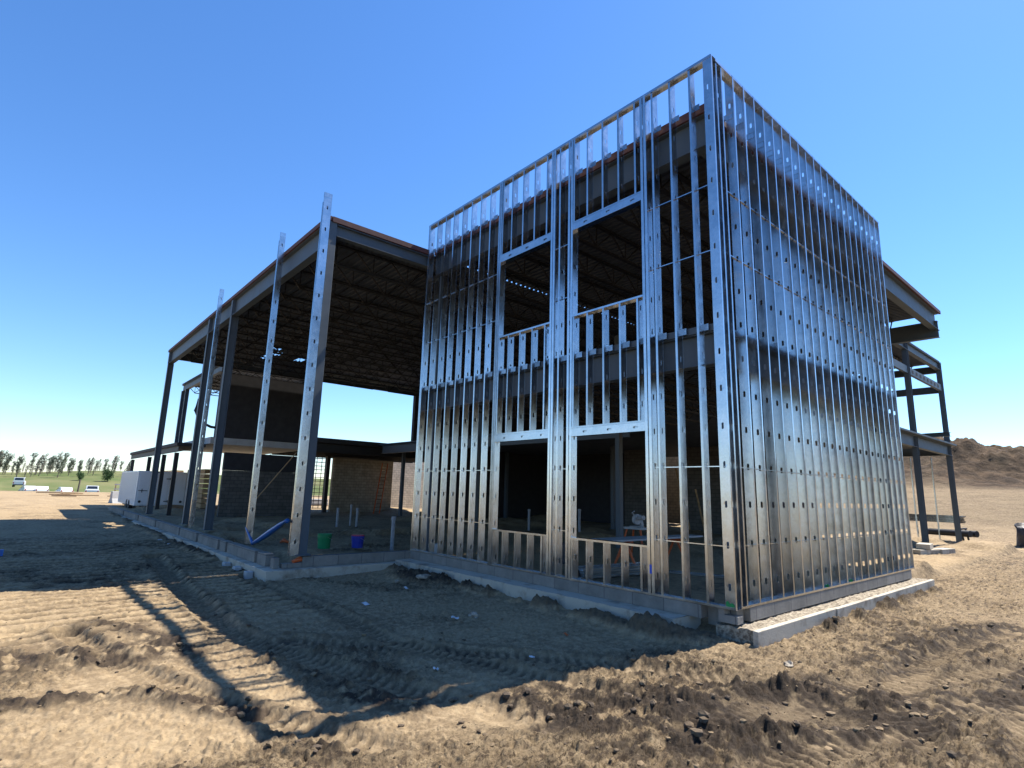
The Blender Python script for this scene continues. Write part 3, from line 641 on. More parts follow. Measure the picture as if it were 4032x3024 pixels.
# ------------------------------------------------------------------ structural steel
stl = thing('steel_frame', 'grey primed steel building frame with joists and ribbed deck behind the studs', 'steel frame', (-15, 6, -.3))
def S(b, name, m='steel', par=None, **k): return at(b.build(name, M[m], stl, **k), stl)
def hcol(x, y, z0, z1, s=.16, name='column', rz=0):
    b = MB(); b.box((x-s/2, y-s/2, z0), (x+s/2, y+s/2, z1)); b.box((x-s*.85, y-s*.85, z0-.02), (x+s*.85, y+s*.85, z0+.02)); return S(b, name, bevel=.008)
def wcol(x, y, z0, z1, d=.26):
    b = MB(); b.box((x-.10, y-d/2, z0), (x+.10, y-d/2+.014, z1)); b.box((x-.10, y+d/2-.014, z0), (x+.10, y+d/2, z1)); b.box((x-.006, y-d/2+.015, z0), (x+.006, y+d/2-.015, z1))
    b.box((x-.16, y-d/2-.03, z0-.02), (x+.16, y+d/2+.03, z0+.0)); return S(b, 'column')
ZR = 8.36
hcol(-9.12, -2.85, .03, ZR-.01, .20)
for x in (-17.7, -21.1, -29.35): wcol(x, -2.85, .03, ZR-.62)
for x in (-17.7, -21.1, -29.35):
    b = MB(); b.box((x-.09, -2.99, ZR-.62), (x+.09, -2.86, ZR-.02)); S(b, 'gusset')
hcol(-.46, .75, -.2, 7.7, .13); hcol(-8.85, .45, -.2, 7.7, .2); hcol(-.42, L-.3, -.2, 7.9, .2); hcol(-9.0, 8.8, -.3, 7.7, .2)
for (x, y) in ((-17.7, 8.8), (-16.2, 17.4), (-9, 17.4), (-25.5, 17.4), (-28.9, 11.2)): hcol(x, y, -.3, 4.3, .2) if y > 9 else hcol(x, y, -.3, 7.7, .2)
# roof perimeter beams
b = MB(); b.ibeam((-29.5, -2.86, ZR), (-9.22, -2.86, ZR), .63, .22); S(b, 'roof_beam')
b = MB(); b.ibeam((-9.1, -2.74, ZR-.05), (-9.1, .2, ZR-.05), .33, .2); S(b, 'roof_beam')
b = MB(); b.ibeam((-9.0, .36, ZR), (-.3, .36, ZR), .63, .22); S(b, 'roof_beam')
b = MB(); b.ibeam((-.42, .48, ZR), (-.42, 16.25, ZR), .63, .22); S(b, 'roof_beam')
b = MB(); b.ibeam((-16, 16.1, ZR-.3), (-.32, 16.1, ZR-.3), .6, .22); S(b, 'roof_beam')
b = MB(); b.ibeam((-3.2, 10.5, ZR-.64), (-3.2, 16, ZR-.64), .3, .2); S(b, 'roof_beam')
b = MB(); b.ibeam((-28.9, -2.7, ZR-.03), (-28.9, 16.2, ZR-.03), .4, .2); S(b, 'roof_beam')
# red oxide pour stop along the deck edge
b = MB()
b.box((-29.55, -3.02, ZR+.003), (-9.0, -2.90, ZR+.12)); b.box((-9.06, -2.89, ZR-.02), (-8.98, .20, ZR+.12)); b.box((-8.97, .21, ZR+.003), (-.25, .30, ZR+.16))
b.box((-.30, .31, ZR+.003), (-.24, 16.35, ZR+.12)); S(b, 'deck_edge_angle', 'red')
def decking(name, x0, x1, y0, y1, z, holes=(), pitch=.2, dep=.05, m='deck', parent=True):
    b = MB(); cuts = sorted({x0, x1, *[h[0] for h in holes], *[h[1] for h in holes]})
    y = y0
    while y < y1-1e-6:
        prof = [(y, z), (y+pitch*.5, z), (y+pitch*.6, z+dep), (y+pitch*.9, z+dep), (y+pitch, z)]
        for xa, xb in zip(cuts[:-1], cuts[1:]):
            if any(h[0] <= xa < h[1] and h[2] <= y < h[3] for h in holes): continue
            for (ya, za), (yb, zb) in zip(prof[:-1], prof[1:]): b.quad((xa, ya, za), (xb, ya, za), (xb, yb, zb), (xa, yb, zb))
        y += pitch
    for xa, xb in zip(cuts[:-1], cuts[1:]):
        if not holes: b.box((xa, y0, z+dep+.008), (xb, y, z+dep+.06))
    return at(b.build(name, M[m], stl, fixn=False), stl)
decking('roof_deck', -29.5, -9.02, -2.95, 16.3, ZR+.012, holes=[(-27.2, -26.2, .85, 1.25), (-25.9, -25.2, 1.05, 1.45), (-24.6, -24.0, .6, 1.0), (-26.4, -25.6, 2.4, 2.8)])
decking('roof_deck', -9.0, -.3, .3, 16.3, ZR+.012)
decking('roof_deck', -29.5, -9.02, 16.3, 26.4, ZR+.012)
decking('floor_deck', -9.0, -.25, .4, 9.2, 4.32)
decking('floor_deck', -9.0, -2.6, 9.2, 26.4, 4.32)
decking('floor_deck', -29.3, -9.01, 9.5, 26.4, 4.32)
def joist(x, y0, y1, z, dep, cr=.035):
    b = MB(); b.bar((x, y0, z-.03), (x, y1, z-.03), .11, .045); 
    b.bar((x, y0+.5, z-dep), (x, y1-.5, z-dep), .10, .045)
    n = max(2, int(round((y1-y0-1.0)/1.15))); st = (y1-y0-1.0)/n; yy = y0+.5
    b.bar((x, y0+.05, z-.06), (x, y0+.5, z-dep+.02), cr)
    for k in range(n):
        a = yy+k*st; b.bar((x, a, z-dep+.02), (x, a+st/2, z-.05), cr); b.bar((x, a+st/2, z-.05), (x, a+st, z-dep+.02), cr)
        b.bar((x, a, z-dep+.02), (x, a, z-.05), cr*.7)
    b.bar((x, y1-.05, z-.06), (x, y1-.5, z-dep+.02), cr)
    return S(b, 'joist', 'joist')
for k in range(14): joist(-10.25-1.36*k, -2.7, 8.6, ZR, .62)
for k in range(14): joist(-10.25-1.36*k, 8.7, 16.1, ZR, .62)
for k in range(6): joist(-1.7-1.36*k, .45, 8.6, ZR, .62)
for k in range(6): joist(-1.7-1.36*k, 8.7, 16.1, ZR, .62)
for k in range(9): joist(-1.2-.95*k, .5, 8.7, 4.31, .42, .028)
# bridging rods between joists
for y in (0.5, 3.5, 6.5, 11.5):
    b = MB(); 
    for k in range(13):
        xa = -10.25-1.36*k; b.bar((xa, y, ZR-.1), (xa-1.36, y, ZR-.6), .03); b.bar((xa, y, ZR-.6), (xa-1.36, y, ZR-.1), .03)
    S(b, 'cross_bridging', 'joist')
# second floor edge beams
b = MB(); b.ibeam((-9.0, .34, 4.30), (-.3, .34, 4.30), .55, .22); b.box((-9, .2, 4.305), (-.25, .26, 4.42)); S(b, 'floor_beam')
b = MB(); b.ibeam((-.34, .5, 4.30), (-.34, 9.2, 4.30), .55, .2); b.box((-.26, .5, 4.305), (-.21, 9.2, 4.40)); S(b, 'floor_beam')
b = MB(); b.ibeam((-28.9, 9.6, 4.3), (-9.1, 9.6, 4.3), .5, .2); S(b, 'floor_beam')
# bolt-hole column plates seen at the corner
# rear right bay
for (x, y) in ((-2.5, 20.8), (-2.5, 26.6)): wcol(x, y, -.2, 8.7, .24)
b = MB(); b.ibeam((-2.5, 16.4, 8.64), (-2.5, 26.8, 8.64), .38, .2); S(b, 'roof_beam')
b = MB(); b.ibeam((-9, 26.6, 8.5), (-2.62, 26.6, 8.5), .35, .2); b.ibeam((-9, 26.6, 7.45), (-2.62, 26.6, 7.45), .34, .2); S(b, 'roof_beam')
b = MB(); b.box((-2.56, 16.4, 7.18), (-2.44, 26.4, 7.50)); S(b, 'perforated_beam')
for k in range(8):
    b = MB(); b.box((-2.435, 21.3+.62*k, 7.27), (-2.43, 21.55+.62*k, 7.41)); S(b, 'beam_slot', 'dark')
b = MB(); b.ibeam((-2.5, 9.3, 4.42), (-2.5, 26.8, 4.42), .48, .22); S(b, 'floor_beam')
b = MB(); b.ibeam((-9, 26.6, 4.4), (-2.62, 26.6, 4.4), .45, .2); S(b, 'floor_beam')
b = MB(); b.box((-2.62, 16, 4.43), (-2.2, 26.9, 4.50)); b.ibeam((-3.0, 23.6, 4.78), (-1.75, 23.4, 4.78), .18, .3); S(b, 'floor_edge_plate')
decking('roof_deck', -9, -2.45, 16.5, 26.6, 8.66)
for k in range(4): joist(-3.6-1.36*k, 16.5, 26.5, 8.64, .5)
# set-back left bay
b = MB(); b.ibeam((-39.6, -.3, 8.2), (-29.6, -.3, 8.2), .42, .2); S(b, 'roof_beam')
decking('roof_deck', -39.7, -29.56, -.4, 5.0, 8.22)
for k in range(7): joist(-30.8-1.36*k, -.2, 4.9, 8.2, .5)
for x in (-39.4, -38.2, -33.8): wcol(x, -.3, 3.9, 7.8, .22)
b = MB(); b.ibeam((-39.6, 4.9, 8.2), (-29.6, 4.9, 8.2), .42, .2); S(b, 'roof_beam')

# walls further inside
def wall(name, label, cat, a, bb, m, **k):
    b = MB(); b.box(a, bb); o = b.build(name, M[m], None, **k); tag(o, label, cat); return o
wall('dark_wall', 'black upper wall above the white slab edge under the canopy', 'wall', (-29.9, -.25, 4.12), (-29.6, 4.9, 7.75), 'dark')
wall('slab_edge', 'pale horizontal slab edge below the black upper wall', 'floor slab', (-39.6, -.45, 3.74), (-29.55, 4.98, 4.10), 'slab')
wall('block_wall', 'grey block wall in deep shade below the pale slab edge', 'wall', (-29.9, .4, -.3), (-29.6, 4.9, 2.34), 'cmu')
wall('dark_wall', 'dark panel between the grey block wall and the pale slab edge', 'wall', (-29.95, .4, 2.35), (-29.65, 4.9, 3.32), 'dark')
tb = MB(); tb.v = []; pr = []
lo = thing('low_roof', 'dark flat low roof with deep edge in the middle distance under the canopy', 'roof', (-32, 9, 4))
b = MB(); b.box((-37, 5.1, 4.25), (-29.4, 16.5, 4.55)); at(b.build('roof_slab', M['dark'], lo, bevel=.03), lo)
for k in range(6): 
    b = MB(); b.ibeam((-30+-1.3*k, 5.1, 4.24), (-30-1.3*k, 16.5, 4.24), .55, .14); at(b.build('roof_beam', M['joist'], lo), lo)
for (x, y) in ((-29.6, 5.25), (-33.6, 8.0)):
    b = MB(); b.box((x-.12, y-.12, -.3), (x+.12, y+.12, 3.68)); at(b.build('post', M['joist'], lo), lo)
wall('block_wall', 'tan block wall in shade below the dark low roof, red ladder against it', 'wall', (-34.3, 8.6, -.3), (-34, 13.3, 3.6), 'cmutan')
wall('block_wall', 'tan block wall coloured as sunlit, right of the shaded tan wall', 'wall', (-41.3, 16.0, -.3), (-41, 30, 4.2), 'cmulit')
wall('dark_wall', 'black inner wall seen through the lower window openings', 'wall', (-26.3, 12.2, -.3), (-26, 26, 4.31), 'dark')
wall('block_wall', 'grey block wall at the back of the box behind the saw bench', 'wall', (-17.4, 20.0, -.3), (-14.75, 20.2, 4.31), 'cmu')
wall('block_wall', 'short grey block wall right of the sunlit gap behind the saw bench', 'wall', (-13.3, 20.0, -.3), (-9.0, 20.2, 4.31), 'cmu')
wall('block_wall', 'block wall coloured as sunlit, seen through the gap behind the saw bench', 'wall', (-24.3, 27.5, -.3), (-16, 27.8, 5.5), 'cmulit')
wall('dark_wall', 'black inner side wall at the right behind the studs', 'wall', (-8.9, 20, -.3), (-8.7, 26.4, 3.9), 'dark')
wall('dark_wall', 'black upper wall at the far side above the dark low roof', 'wall', (-29.3, 11.9, 4.35), (-29.0, 26.4, 8.424), 'dark')
wall('dark_wall', 'black inner wall left of the saw bench', 'wall', (-26, 22.0, -.3), (-17.45, 22.2, 4.31), 'dark')
wall('dark_wall', 'black upper inner wall facing the window openings', 'wall', (-28.95, 26.2, 4.38), (-9, 26.39, 8.424), 'dark')
# low lean-to roof left of the canopy
lt = thing('low_roof', 'thin dark low roof beyond the white trailer at the left end of the building', 'roof', (-40, -1, 3.5))
b = MB(); b.box((-47, -1.9, 3.55), (-30.2, -.5, 3.72)); at(b.build('roof_slab', M['dark'], lt), lt)
b = MB(); b.ibeam((-47, -1.8, 3.54), (-30.2, -1.8, 3.54), .3, .12); at(b.build('roof_beam', M['joist'], lt), lt)
for x in (-46.6, -39.4, -34.5, -31.0):
    b = MB(); b.box((x-.1, -1.8, -.3), (x+.1, -1.6, 3.2)); at(b.build('post', M['joist'], lt), lt)
for i, (x, y, h) in enumerate(((-44.5, .4, 2.75), (-37.0, .6, 2.7))):
    b = MB()
    for k in range(9): b.box((x-2.4, y, .0+.3*k-.2), (x+2.4, y+.5, .0+.3*k+.06))
    o = b.build('lumber_stack', M['wood']); tag(o, ['stack of raw lumber behind the white trailer, farther one', 'stack of raw lumber under the low roof, nearer one'][i], 'lumber', 'lumber stacks under the low roof')

# ------------------------------------------------------------------ site objects
# trailer
tr = thing('cargo_trailer', 'white enclosed box with double rear doors parked under the canopy end', 'trailer', (-39, -2.25, -.22), 0)
b = MB(); b.box((-7.6, 0, .28), (0, 2.85, 2.5)); bo = b.build('body', M['white'], tr, bevel=.03)
b = MB()
for k in range(18): b.box((-7.5+.42*k, -.02, .35), (-7.47+.42*k, -.001, 2.42))
b.build('side_rib', M['white'], tr)
b = MB(); b.box((.002, .12, .36), (.03, 1.75, 2.42)); d1 = b.build('door', M['white'], tr, bevel=.008)
b = MB(); b.box((.002, 1.765, .36), (.03, 2.75, 2.42)); d2 = b.build('door', M['white'], tr, bevel=.008)
b = MB(); b.box((.031, .12, 1.22), (.05, .62, 1.26)); b.box((.031, .3, 1.12), (.05, .34, 1.36)); b.build('latch', M['black'], d1)
for z in (2.0, .55):
    b = MB(); b.box((.031, 1.60, z), (.05, 1.86, z+.05)); b.box((.031, 1.80, z-.05), (.045, 1.86, z+.1)); b.build('hinge', M['black'], d2)
for y in (.18, 2.5):
    b = MB(); b.tube([(.031, y+.08, .55), (.055, y+.08, .55)], .08, 16); b.build('marker_lamp', M['black'], tr)
b = MB(); b.box((.004, .7, 2.425), (.03, 1.15, 2.5)); b.build('vent', M['black'], tr)
for x in (-2.2, -3.2):
    b = MB(); b.tube([(x, -.02, .3), (x, .2, .3)], .32, 20); b.build('wheel', M['tyre'], tr)
b = MB(); b.box((-7.6, .3, .12), (.05, 2.2, .27)); b.build('chassis', M['black'], tr)

def bucket(loc, m, label, rim=None, r=.155, h=.36, fill=None):
    t = thing('bucket', label, 'bucket', loc)
    b = MB(); n = 24; prof = [(0, 0), (r*.86, 0), (r*.93, h*.5), (r, h*.78), (r*1.05, h*.78), (r*1.05, h*.84), (r, h*.84), (r*1.02, h*.97), (r*1.05, h), (r*.97, h), (r*.84, .02), (0, .02)]
    for (ra, za), (rb, zb) in zip(prof[:-1], prof[1:]):
        for j in range(n):
            t0, t1 = 2*math.pi*j/n, 2*math.pi*(j+1)/n
            p = [(ra*math.cos(t0), ra*math.sin(t0), za), (ra*math.cos(t1), ra*math.sin(t1), za), (rb*math.cos(t1), rb*math.sin(t1), zb), (rb*math.cos(t0), rb*math.sin(t0), zb)]
            q = [];
            for c in p:
                if c not in q: q.append(c)
            if len(q) > 2: b.quad(*q)
    b.build('shell', M[m], t, smooth=False)
    b = MB(); b.tube([(r*1.06*math.cos(a), r*1.06*math.sin(a), h*.8-.10*math.sin(a*1)) for a in np.linspace(0, math.pi, 14)], .004, 6); b.build('handle', M['rim'], t)
    if rim:
        b = MB(); b.tube([(0, 0, h-.02), (0, 0, h+.015)], r*1.02, 20); b.build('contents', M[rim], t)
    return t
bucket((-12.3, -.95, -.20), 'greenp', 'bright green plastic bucket on the dirt inside the canopy', r=.20, h=.42)
bucket((-12.1, .02, -.20), 'bluep', 'blue plastic bucket with a red top on the dirt inside the canopy', 'redp', r=.19, h=.36)
bucket((-8.75, .55, -.22), 'paper', 'white plastic bucket standing behind the left studs of the box', r=.15, h=.4)
for (x, y, z0, z1, r, lb) in ((-11.9, 1.1, -.35, .72, .06, 'tallest grey pipe rising from the dirt near the box'), (-21.6, 3.6, -.3, .62, .06, 'leftmost of three grey pipes rising from the dirt'),
                     (-22.3, 4.6, -.3, .75, .05, 'middle one of three grey pipes rising from the dirt'), (-21.3, 4.45, -.3, .62, .06, 'rightmost of three grey pipes rising from the dirt'),
                     (-17.0, 11.7, -.3, .75, .06, 'grey pipe stub seen through the left lower window'), (-13.5, 11.6, -.3, .9, .06, 'grey pipe stub seen through the right lower window')):
    b = MB(); b.tube([(x, y, z0), (x, y, z1-.1), (x, y, z1-.1), (x, y, z1)], [r, r, r*1.25, r*1.25], 14); o = b.build('standpipe', M['pvc'], smooth=False); tag(o, lb, 'pipe', 'grey pipes in the dirt floor')
# blue sheet tube
b = MB(); b.tube([(-12.15, -3.25, .46), (-11.9, -3.28, .40), (-11.25, -3.3, .13), (-11.2, -3.3, .12)], [.015, .02, .045, .03], 10)
b.tube([(-11.28, -3.3, .12), (-10.9, -3.28, .22), (-10.3, -3.26, .42), (-9.6, -3.25, .66), (-9.25, -3.25, .78), (-9.1, -3.25, .80)], [.03, .06, .075, .06, .03, .055], 12)
o = b.build('blue_sheet_roll', M['tube'], smooth=True); tag(o, 'twisted blue plastic sheet slung between the two nearest canopy studs', 'plastic sheet')
for (pts, lb, r) in (([(-15.2, -1.2, -.25), (-15.05, -1.15, -.18), (-14.9, -1.05, -.24)], 'small orange rag on the dirt inside the canopy', .07), ([(-9.1, -3.05, -.12), (-9.05, -2.9, -.06), (-9.08, -2.7, -.12)], 'orange netting stuffed in the notch of the stem wall corner', .06)):
    b = MB(); b.tube(pts, [r*.6, r, r*.5], 9); o = b.build('orange_rag', M['orange'], smooth=True); tag(o, lb, 'rag')
# leaning brace and ladder
b = MB(); b.bar((-27.5, 1.6, .8), (-27.2, 3.4, 3.4), .09, .04); o = b.build('lumber_brace', M['wood']); tag(o, 'single diagonal lumber brace under the canopy in front of the dark wall', 'brace')
def ladder(p0, p1, wd, m, label, side=(0, 1, 0)):
    t = thing('ladder', label, 'ladder', p0); p0 = Vector((0, 0, 0)); p1 = Vector(p1)-t.location; s = Vector(side)*wd/2
    for k in (-1, 1):
        b = MB(); b.bar(p0+s*k, p1+s*k, .07, .04); b.build('rail', M[m], t)
    n = int((p1-p0).length/.3)
    for k in range(1, n):
        b = MB(); q = p0+(p1-p0)*k/n; b.tube([q-s, q+s], .018, 6); b.build('rung', M['galv'], t)
ladder((-31.8, 11.0, -.25), (-33.6, 12.4, 3.4), .45, 'orange', 'red orange ladder leaning on the tan block wall')
None and ladder((-9.6, 8.0, -.3), (-9.9, 9.2, 3.5), .42, 'orange', 'orange ladder inside the box behind the right window jamb')
b = MB(); b.bar((-9.5, 1.1, -.2), (-9.15, .5, 2.4), .05, .1); o = b.build('plank', M['wood']); tag(o, 'plank leaning at the inner left corner of the box', 'plank')
b = MB(); b.tube([(-29.2, -1.0, 6.25), (-29.2, -1.35, 6.0), (-29.2, -1.45, 5.4), (-29.2, -1.2, 4.85), (-29.2, -.6, 4.6), (-29.45, -.2, 4.6)], .07, 8)
o = b.build('black_cable', M['black'], smooth=True); tag(o, 'thick black cable hanging in a loop above the left end of the pale slab edge', 'cable')
# rebar tower in the gap
t = thing('scaffold_tower', 'dark lattice scaffold tower in the sunlit gap left of the tan wall', 'scaffold', (-40, 10.0, -.25))
for dx in (-.35, .35):
    for dy in (-.35, .35):
        b = MB(); b.tube([(dx, dy, 0), (dx, dy, 4.4)], .03, 6); b.build('leg', M['joist'], t)
b = MB()
for k in range(15):
    z = .3*k+.15
    for s in (-.35, .35): b.bar((s, -.35, z), (s, .35, z), .035); b.bar((-.35, s, z), (.35, s, z), .035)
b.build('rung', M['joist'], t)
# clutter beyond the gap
for i, (x, y, sx, sy_, h, m) in enumerate(((-52, 11.3, 2, 1.6, .9, 'wood'), (-58, 14.5, 3, 2, 1.3, 'white'), (-48, 13.4, 1.4, 1.6, .6, 'slab'))):
    t = thing('pallet_stack', ['low stack of raw lumber beyond the scaffold tower', 'white wrapped pallet load beyond the scaffold tower', 'pale pallet of blocks beyond the scaffold tower'][i], 'pallet', (x, y, -.25))
    b = MB()
    for k in range(3): b.box((-sx/2, -sy_/2+k*(sy_-.12)/2, 0), (sx/2, -sy_/2+.12+k*(sy_-.12)/2, .12))
    b.build('pallet', M['wood'], t)
    b = MB(); nl = max(2, int(h/.28))
    for k in range(nl): b.box((-sx/2+.03*(k % 2), -sy_/2+.02, .13+.28*k), (sx/2-.03*(k % 2), sy_/2-.02, .13+.28*k+.26))
    b.build('load', M[m], t, bevel=.02)

# saw bench inside the box
sb = thing('work_bench', 'long plank bench on orange stand legs inside the right window opening', 'bench', (-4.6, 4.6, -.3))
b = MB(); b.box((-.25, -2.2, .80), (.25, 2.0, .84)); b.box((-.55, -2.0, .79), (-.30, 1.2, .825)); b.build('top', M['slab'], sb)
for y in (-1.2, 1.0):
    for s in (-1, 1): 
        b = MB(); b.bar((.02*s, y, .78), (.33*s, y+.12*s, 0), .05); b.build('leg', M['orange'], sb)
    b = MB(); b.box((-.2, y-.06, .68), (.2, y+.06, .785)); b.build('bracket', M['orange'], sb)
ms = thing('mitre_saw', 'grey white mitre saw standing on the plank bench', 'saw', (-6.6, 6.6, .56))
for sx in (-.3, .3):
    for sy2 in (-.2, .2):
        b = MB(); b.bar((sx*.7, sy2*.7, 0), (sx*1.3, sy2*1.3, -.86), .04); b.build('stand_leg', M['orange'], ms)
ms.scale = (1.2, 1.2, 1.0)
b = MB(); b.box((-.28, -.2, 0), (.28, .2, .07)); b.tube([(0, 0, .07), (0, 0, .10)], .19, 20); b.build('base', M['slab'], ms, bevel=.01)
b = MB(); b.tube([(-.03, 0, .30), (.03, 0, .30)], .16, 24); b.build('blade_guard', M['slab'], ms)
b = MB(); b.bar((0, .22, .10), (0, .10, .42), .07, .09); b.build('arm', M['slab'], ms)
b = MB(); b.tube([(.03, .02, .34), (.20, .02, .36)], .07, 14); b.tube([(0, -.10, .42), (0, -.2, .50), (0, -.1, .55)], .018, 8); b.build('motor', M['slab'], ms)
def stud_pile(loc, rz, n, Ln, label, nz=2, sawhorse=False, grp=None):
    t = thing('stud_bundle', label, 'metal studs', loc, rz, grp)
    z0 = .05 if not sawhorse else .62
    for a in range(nz):
        for k in range(n):
            b = MB(); y = (k-n/2)*.165+random.uniform(-.02, .02); z = z0+a*.055
            l0 = random.uniform(0, .12)
            b.box((-Ln/2+l0, y, z), (Ln/2+l0, y+.152, z+.003)); b.box((-Ln/2+l0, y, z), (Ln/2+l0, y+.003, z+.042)); b.box((-Ln/2+l0, y+.149, z), (Ln/2+l0, y+.152, z+.042))
            b.build('stud', M['galv'], t)
    return t
stud_pile((-4.4, 2.6, -.28), R(82), 3, 2.2, 'bundle of galvanised studs on the dirt under the bench', 4)
stud_pile((-3.3, 4.6, -.30), R(20), 2, 1.6, 'few loose galvanised offcuts on the dirt right of the bench', 1)
# hose reel / drum
b = MB(); b.tube([(-6.6, 3.3, -.3), (-6.6, 3.3, -.05), (-6.6, 3.3, .3)], [.18, .19, .18], 18); o = b.build('drum', M['wrap']); tag(o, 'small dark drum inside the left window opening', 'drum')
for i, (a, c_) in enumerate((((-12.6, 19.4, -.3), (-13.6, 19.7, 3.2)), ((-11.6, 19.2, -.3), (-12.4, 19.7, 2.0)))):
    b = MB(); b.bar(a, c_, .09, .04); o = b.build('lumber_prop', M['wood']); tag(o, ['long prop leaning beside the sunlit gap', 'short prop leaning right of the sunlit gap'][i], 'prop', 'props at the back wall')

# rocks and litter in front
def rock(x, y, s, label, m='rock', flat=.5, cat='rock', name='rock', grp=None):
    v, f = lump_verts(rng, 2); b = MB(); b.v = (v*np.array([s, s*.75, s*flat])).tolist(); b.f = f
    o = b.build(name, M[m], None, smooth=False); o.location = (x, y, gz(x, y)+s*flat*.3); o.rotation_euler = (0, 0, random.uniform(0, 6)); tag(o, label, cat, grp); return o
rock(-3.45, -2.1, .11, 'pale brown rock in the shaded mud below the right window', flat=.6)
rock(-6.75, -.98, .15, 'flat pale rock lying beside the dirt pile near the left studs', flat=.35)
rock(-7.0, -1.5, .06, 'small pale stone left of the flat rock', flat=.5)
rock(.95, -.55, .07, 'small grey stone on sunlit dirt below the kerb beam end', flat=.6)
for i, (x, y, sx, sy_, rz, lb, m) in enumerate(((-5.1, -3.2, .17, .09, .3, 'small white paper label on the shaded mud', 'paper'), (-6.2, -1.75, .16, .05, .1, 'narrow white scrap near the flat pale rock', 'paper'),
        (-3.35, -2.55, .12, .08, 1.0, 'white scrap just below the pale brown rock', 'paper'), (-1.7, -1.75, .08, .05, .5, 'tiny orange scrap on the dark mud', 'orange'), (-1.4, -4.2, .06, .05, 1.4, 'tiny white scrap near the shadow edge', 'paper'), (-1.2, -2.9, .07, .05, 2, 'white scrap on the track mark', 'paper'))):
    b = MB(); n = 5
    for k in range(n):
        xa, xb = -sx/2+sx*k/n, -sx/2+sx*(k+1)/n; za, zb = .006+.012*math.sin(k*1.3), .006+.012*math.sin((k+1)*1.3)
        b.quad((xa, -sy_/2, za), (xb, -sy_/2, zb), (xb, sy_/2, zb+.004), (xa, sy_/2, za+.004)); b.quad((xa, -sy_/2, za-.003), (xa, sy_/2, za+.001), (xb, sy_/2, zb+.001), (xb, -sy_/2, zb-.003))
    o = b.build('paper_scrap' if m == 'paper' else 'plastic_scrap', M[m]); o.location = (x, y, gz(x, y)+.02); o.rotation_euler = (.05, .08, rz); tag(o, lb, 'litter')
b = MB(); b.prism([(-.09, 0), (.09, 0), (.07, .02), (.03, .16), (-.03, .16), (-.07, .02)], -.08, .08); o = b.build('cyan_cap', M['tube']); o.location = (-15.4, -8.15, gz(-15.4, -8.15)); tag(o, 'small light blue plastic cap at the left edge of the road', 'cap')

# right side stuff
stud_pile((-5.0, 30.5, -.02), R(172), 5, 4.2, 'long bundle of galvanised studs on trestles behind the rear bay', 7, True)
sh = thing('trestle', 'dark trestle holding the right end of the long stud bundle', 'trestle', (-3.0, 30.3, gz(-3.0, 30.3)-.05))
for s in (-1, 1):
    b = MB(); b.bar((0, s*.5, .72), (.1, s*.6, 0), .08); b.build('leg', M['joist'], sh)
b = MB(); b.box((-.06, -.7, .66), (.06, .7, .74)); b.build('top', M['joist'], sh)
fr = thing('stud_wall', 'thin open row of metal studs in the ground floor of the rear bay', 'stud wall', (-5, 26.9, -.2))
for k in range(5):
    b = MB(); x = .25+.9*k-2.2
    b.box((x, 0, .03), (x+.05, .12, 4.1)); b.build('stud', M['galv'], fr)
b = MB(); b.box((-2.3, -.01, 0), (2.1, .14, .028)); b.build('bottom_track', M['galv'], fr)
for i, (x, y, z, r) in enumerate(((-2.05, 18.6, 0, 0), (-1.7, 19.6, 0, .2), (-2.1, 18.9, .2, .5))):
    b = MB(); b.box((-.55, -.22, 0), (.55, .22, .19)); o = b.build('concrete_block', M['foot'], bevel=.015); o.location = (x, y, gz(x, y)-.02+z); o.rotation_euler = (0, 0, 1.2+r)
    tag(o, ['pale concrete block nearest the right end of the stud box', 'pale concrete block lying behind the nearest one', 'pale concrete block resting on top of another'][i], 'block', 'blocks beside the rear column')
# wrapped bale at the right frame edge
v, f = lump_verts(rng, 3); v = np.sign(v)*np.abs(v)**.45
v = v*(1+.10*(fbm(v[:, 0]*3+v[:, 2], v[:, 1]*3, .8, 3, 5)[:, None]-.5))
b = MB(); b.v = (v*np.array([.75, .9, .68])).tolist(); b.f = f; o = b.build('wrapped_bale', M['wrap'], smooth=True); o.location = (-.12, 30.2, gz(-.2, 30.2)+.45); tag(o, 'dark wrapped bale on the dirt at the right edge of the view', 'bale')
# white pvc under the pile
b = MB(); b.tube([(-4.6, 29.6, .1), (-2.4, 28.6, .12)], .16, 14); b.tube([(-4.4, 30.0, .1), (-2.2, 29.0, .12)], .16, 14); o = b.build('duct_pipes', M['joist'], smooth=False); tag(o, 'dark pipes lying under the long stud bundle', 'pipe')

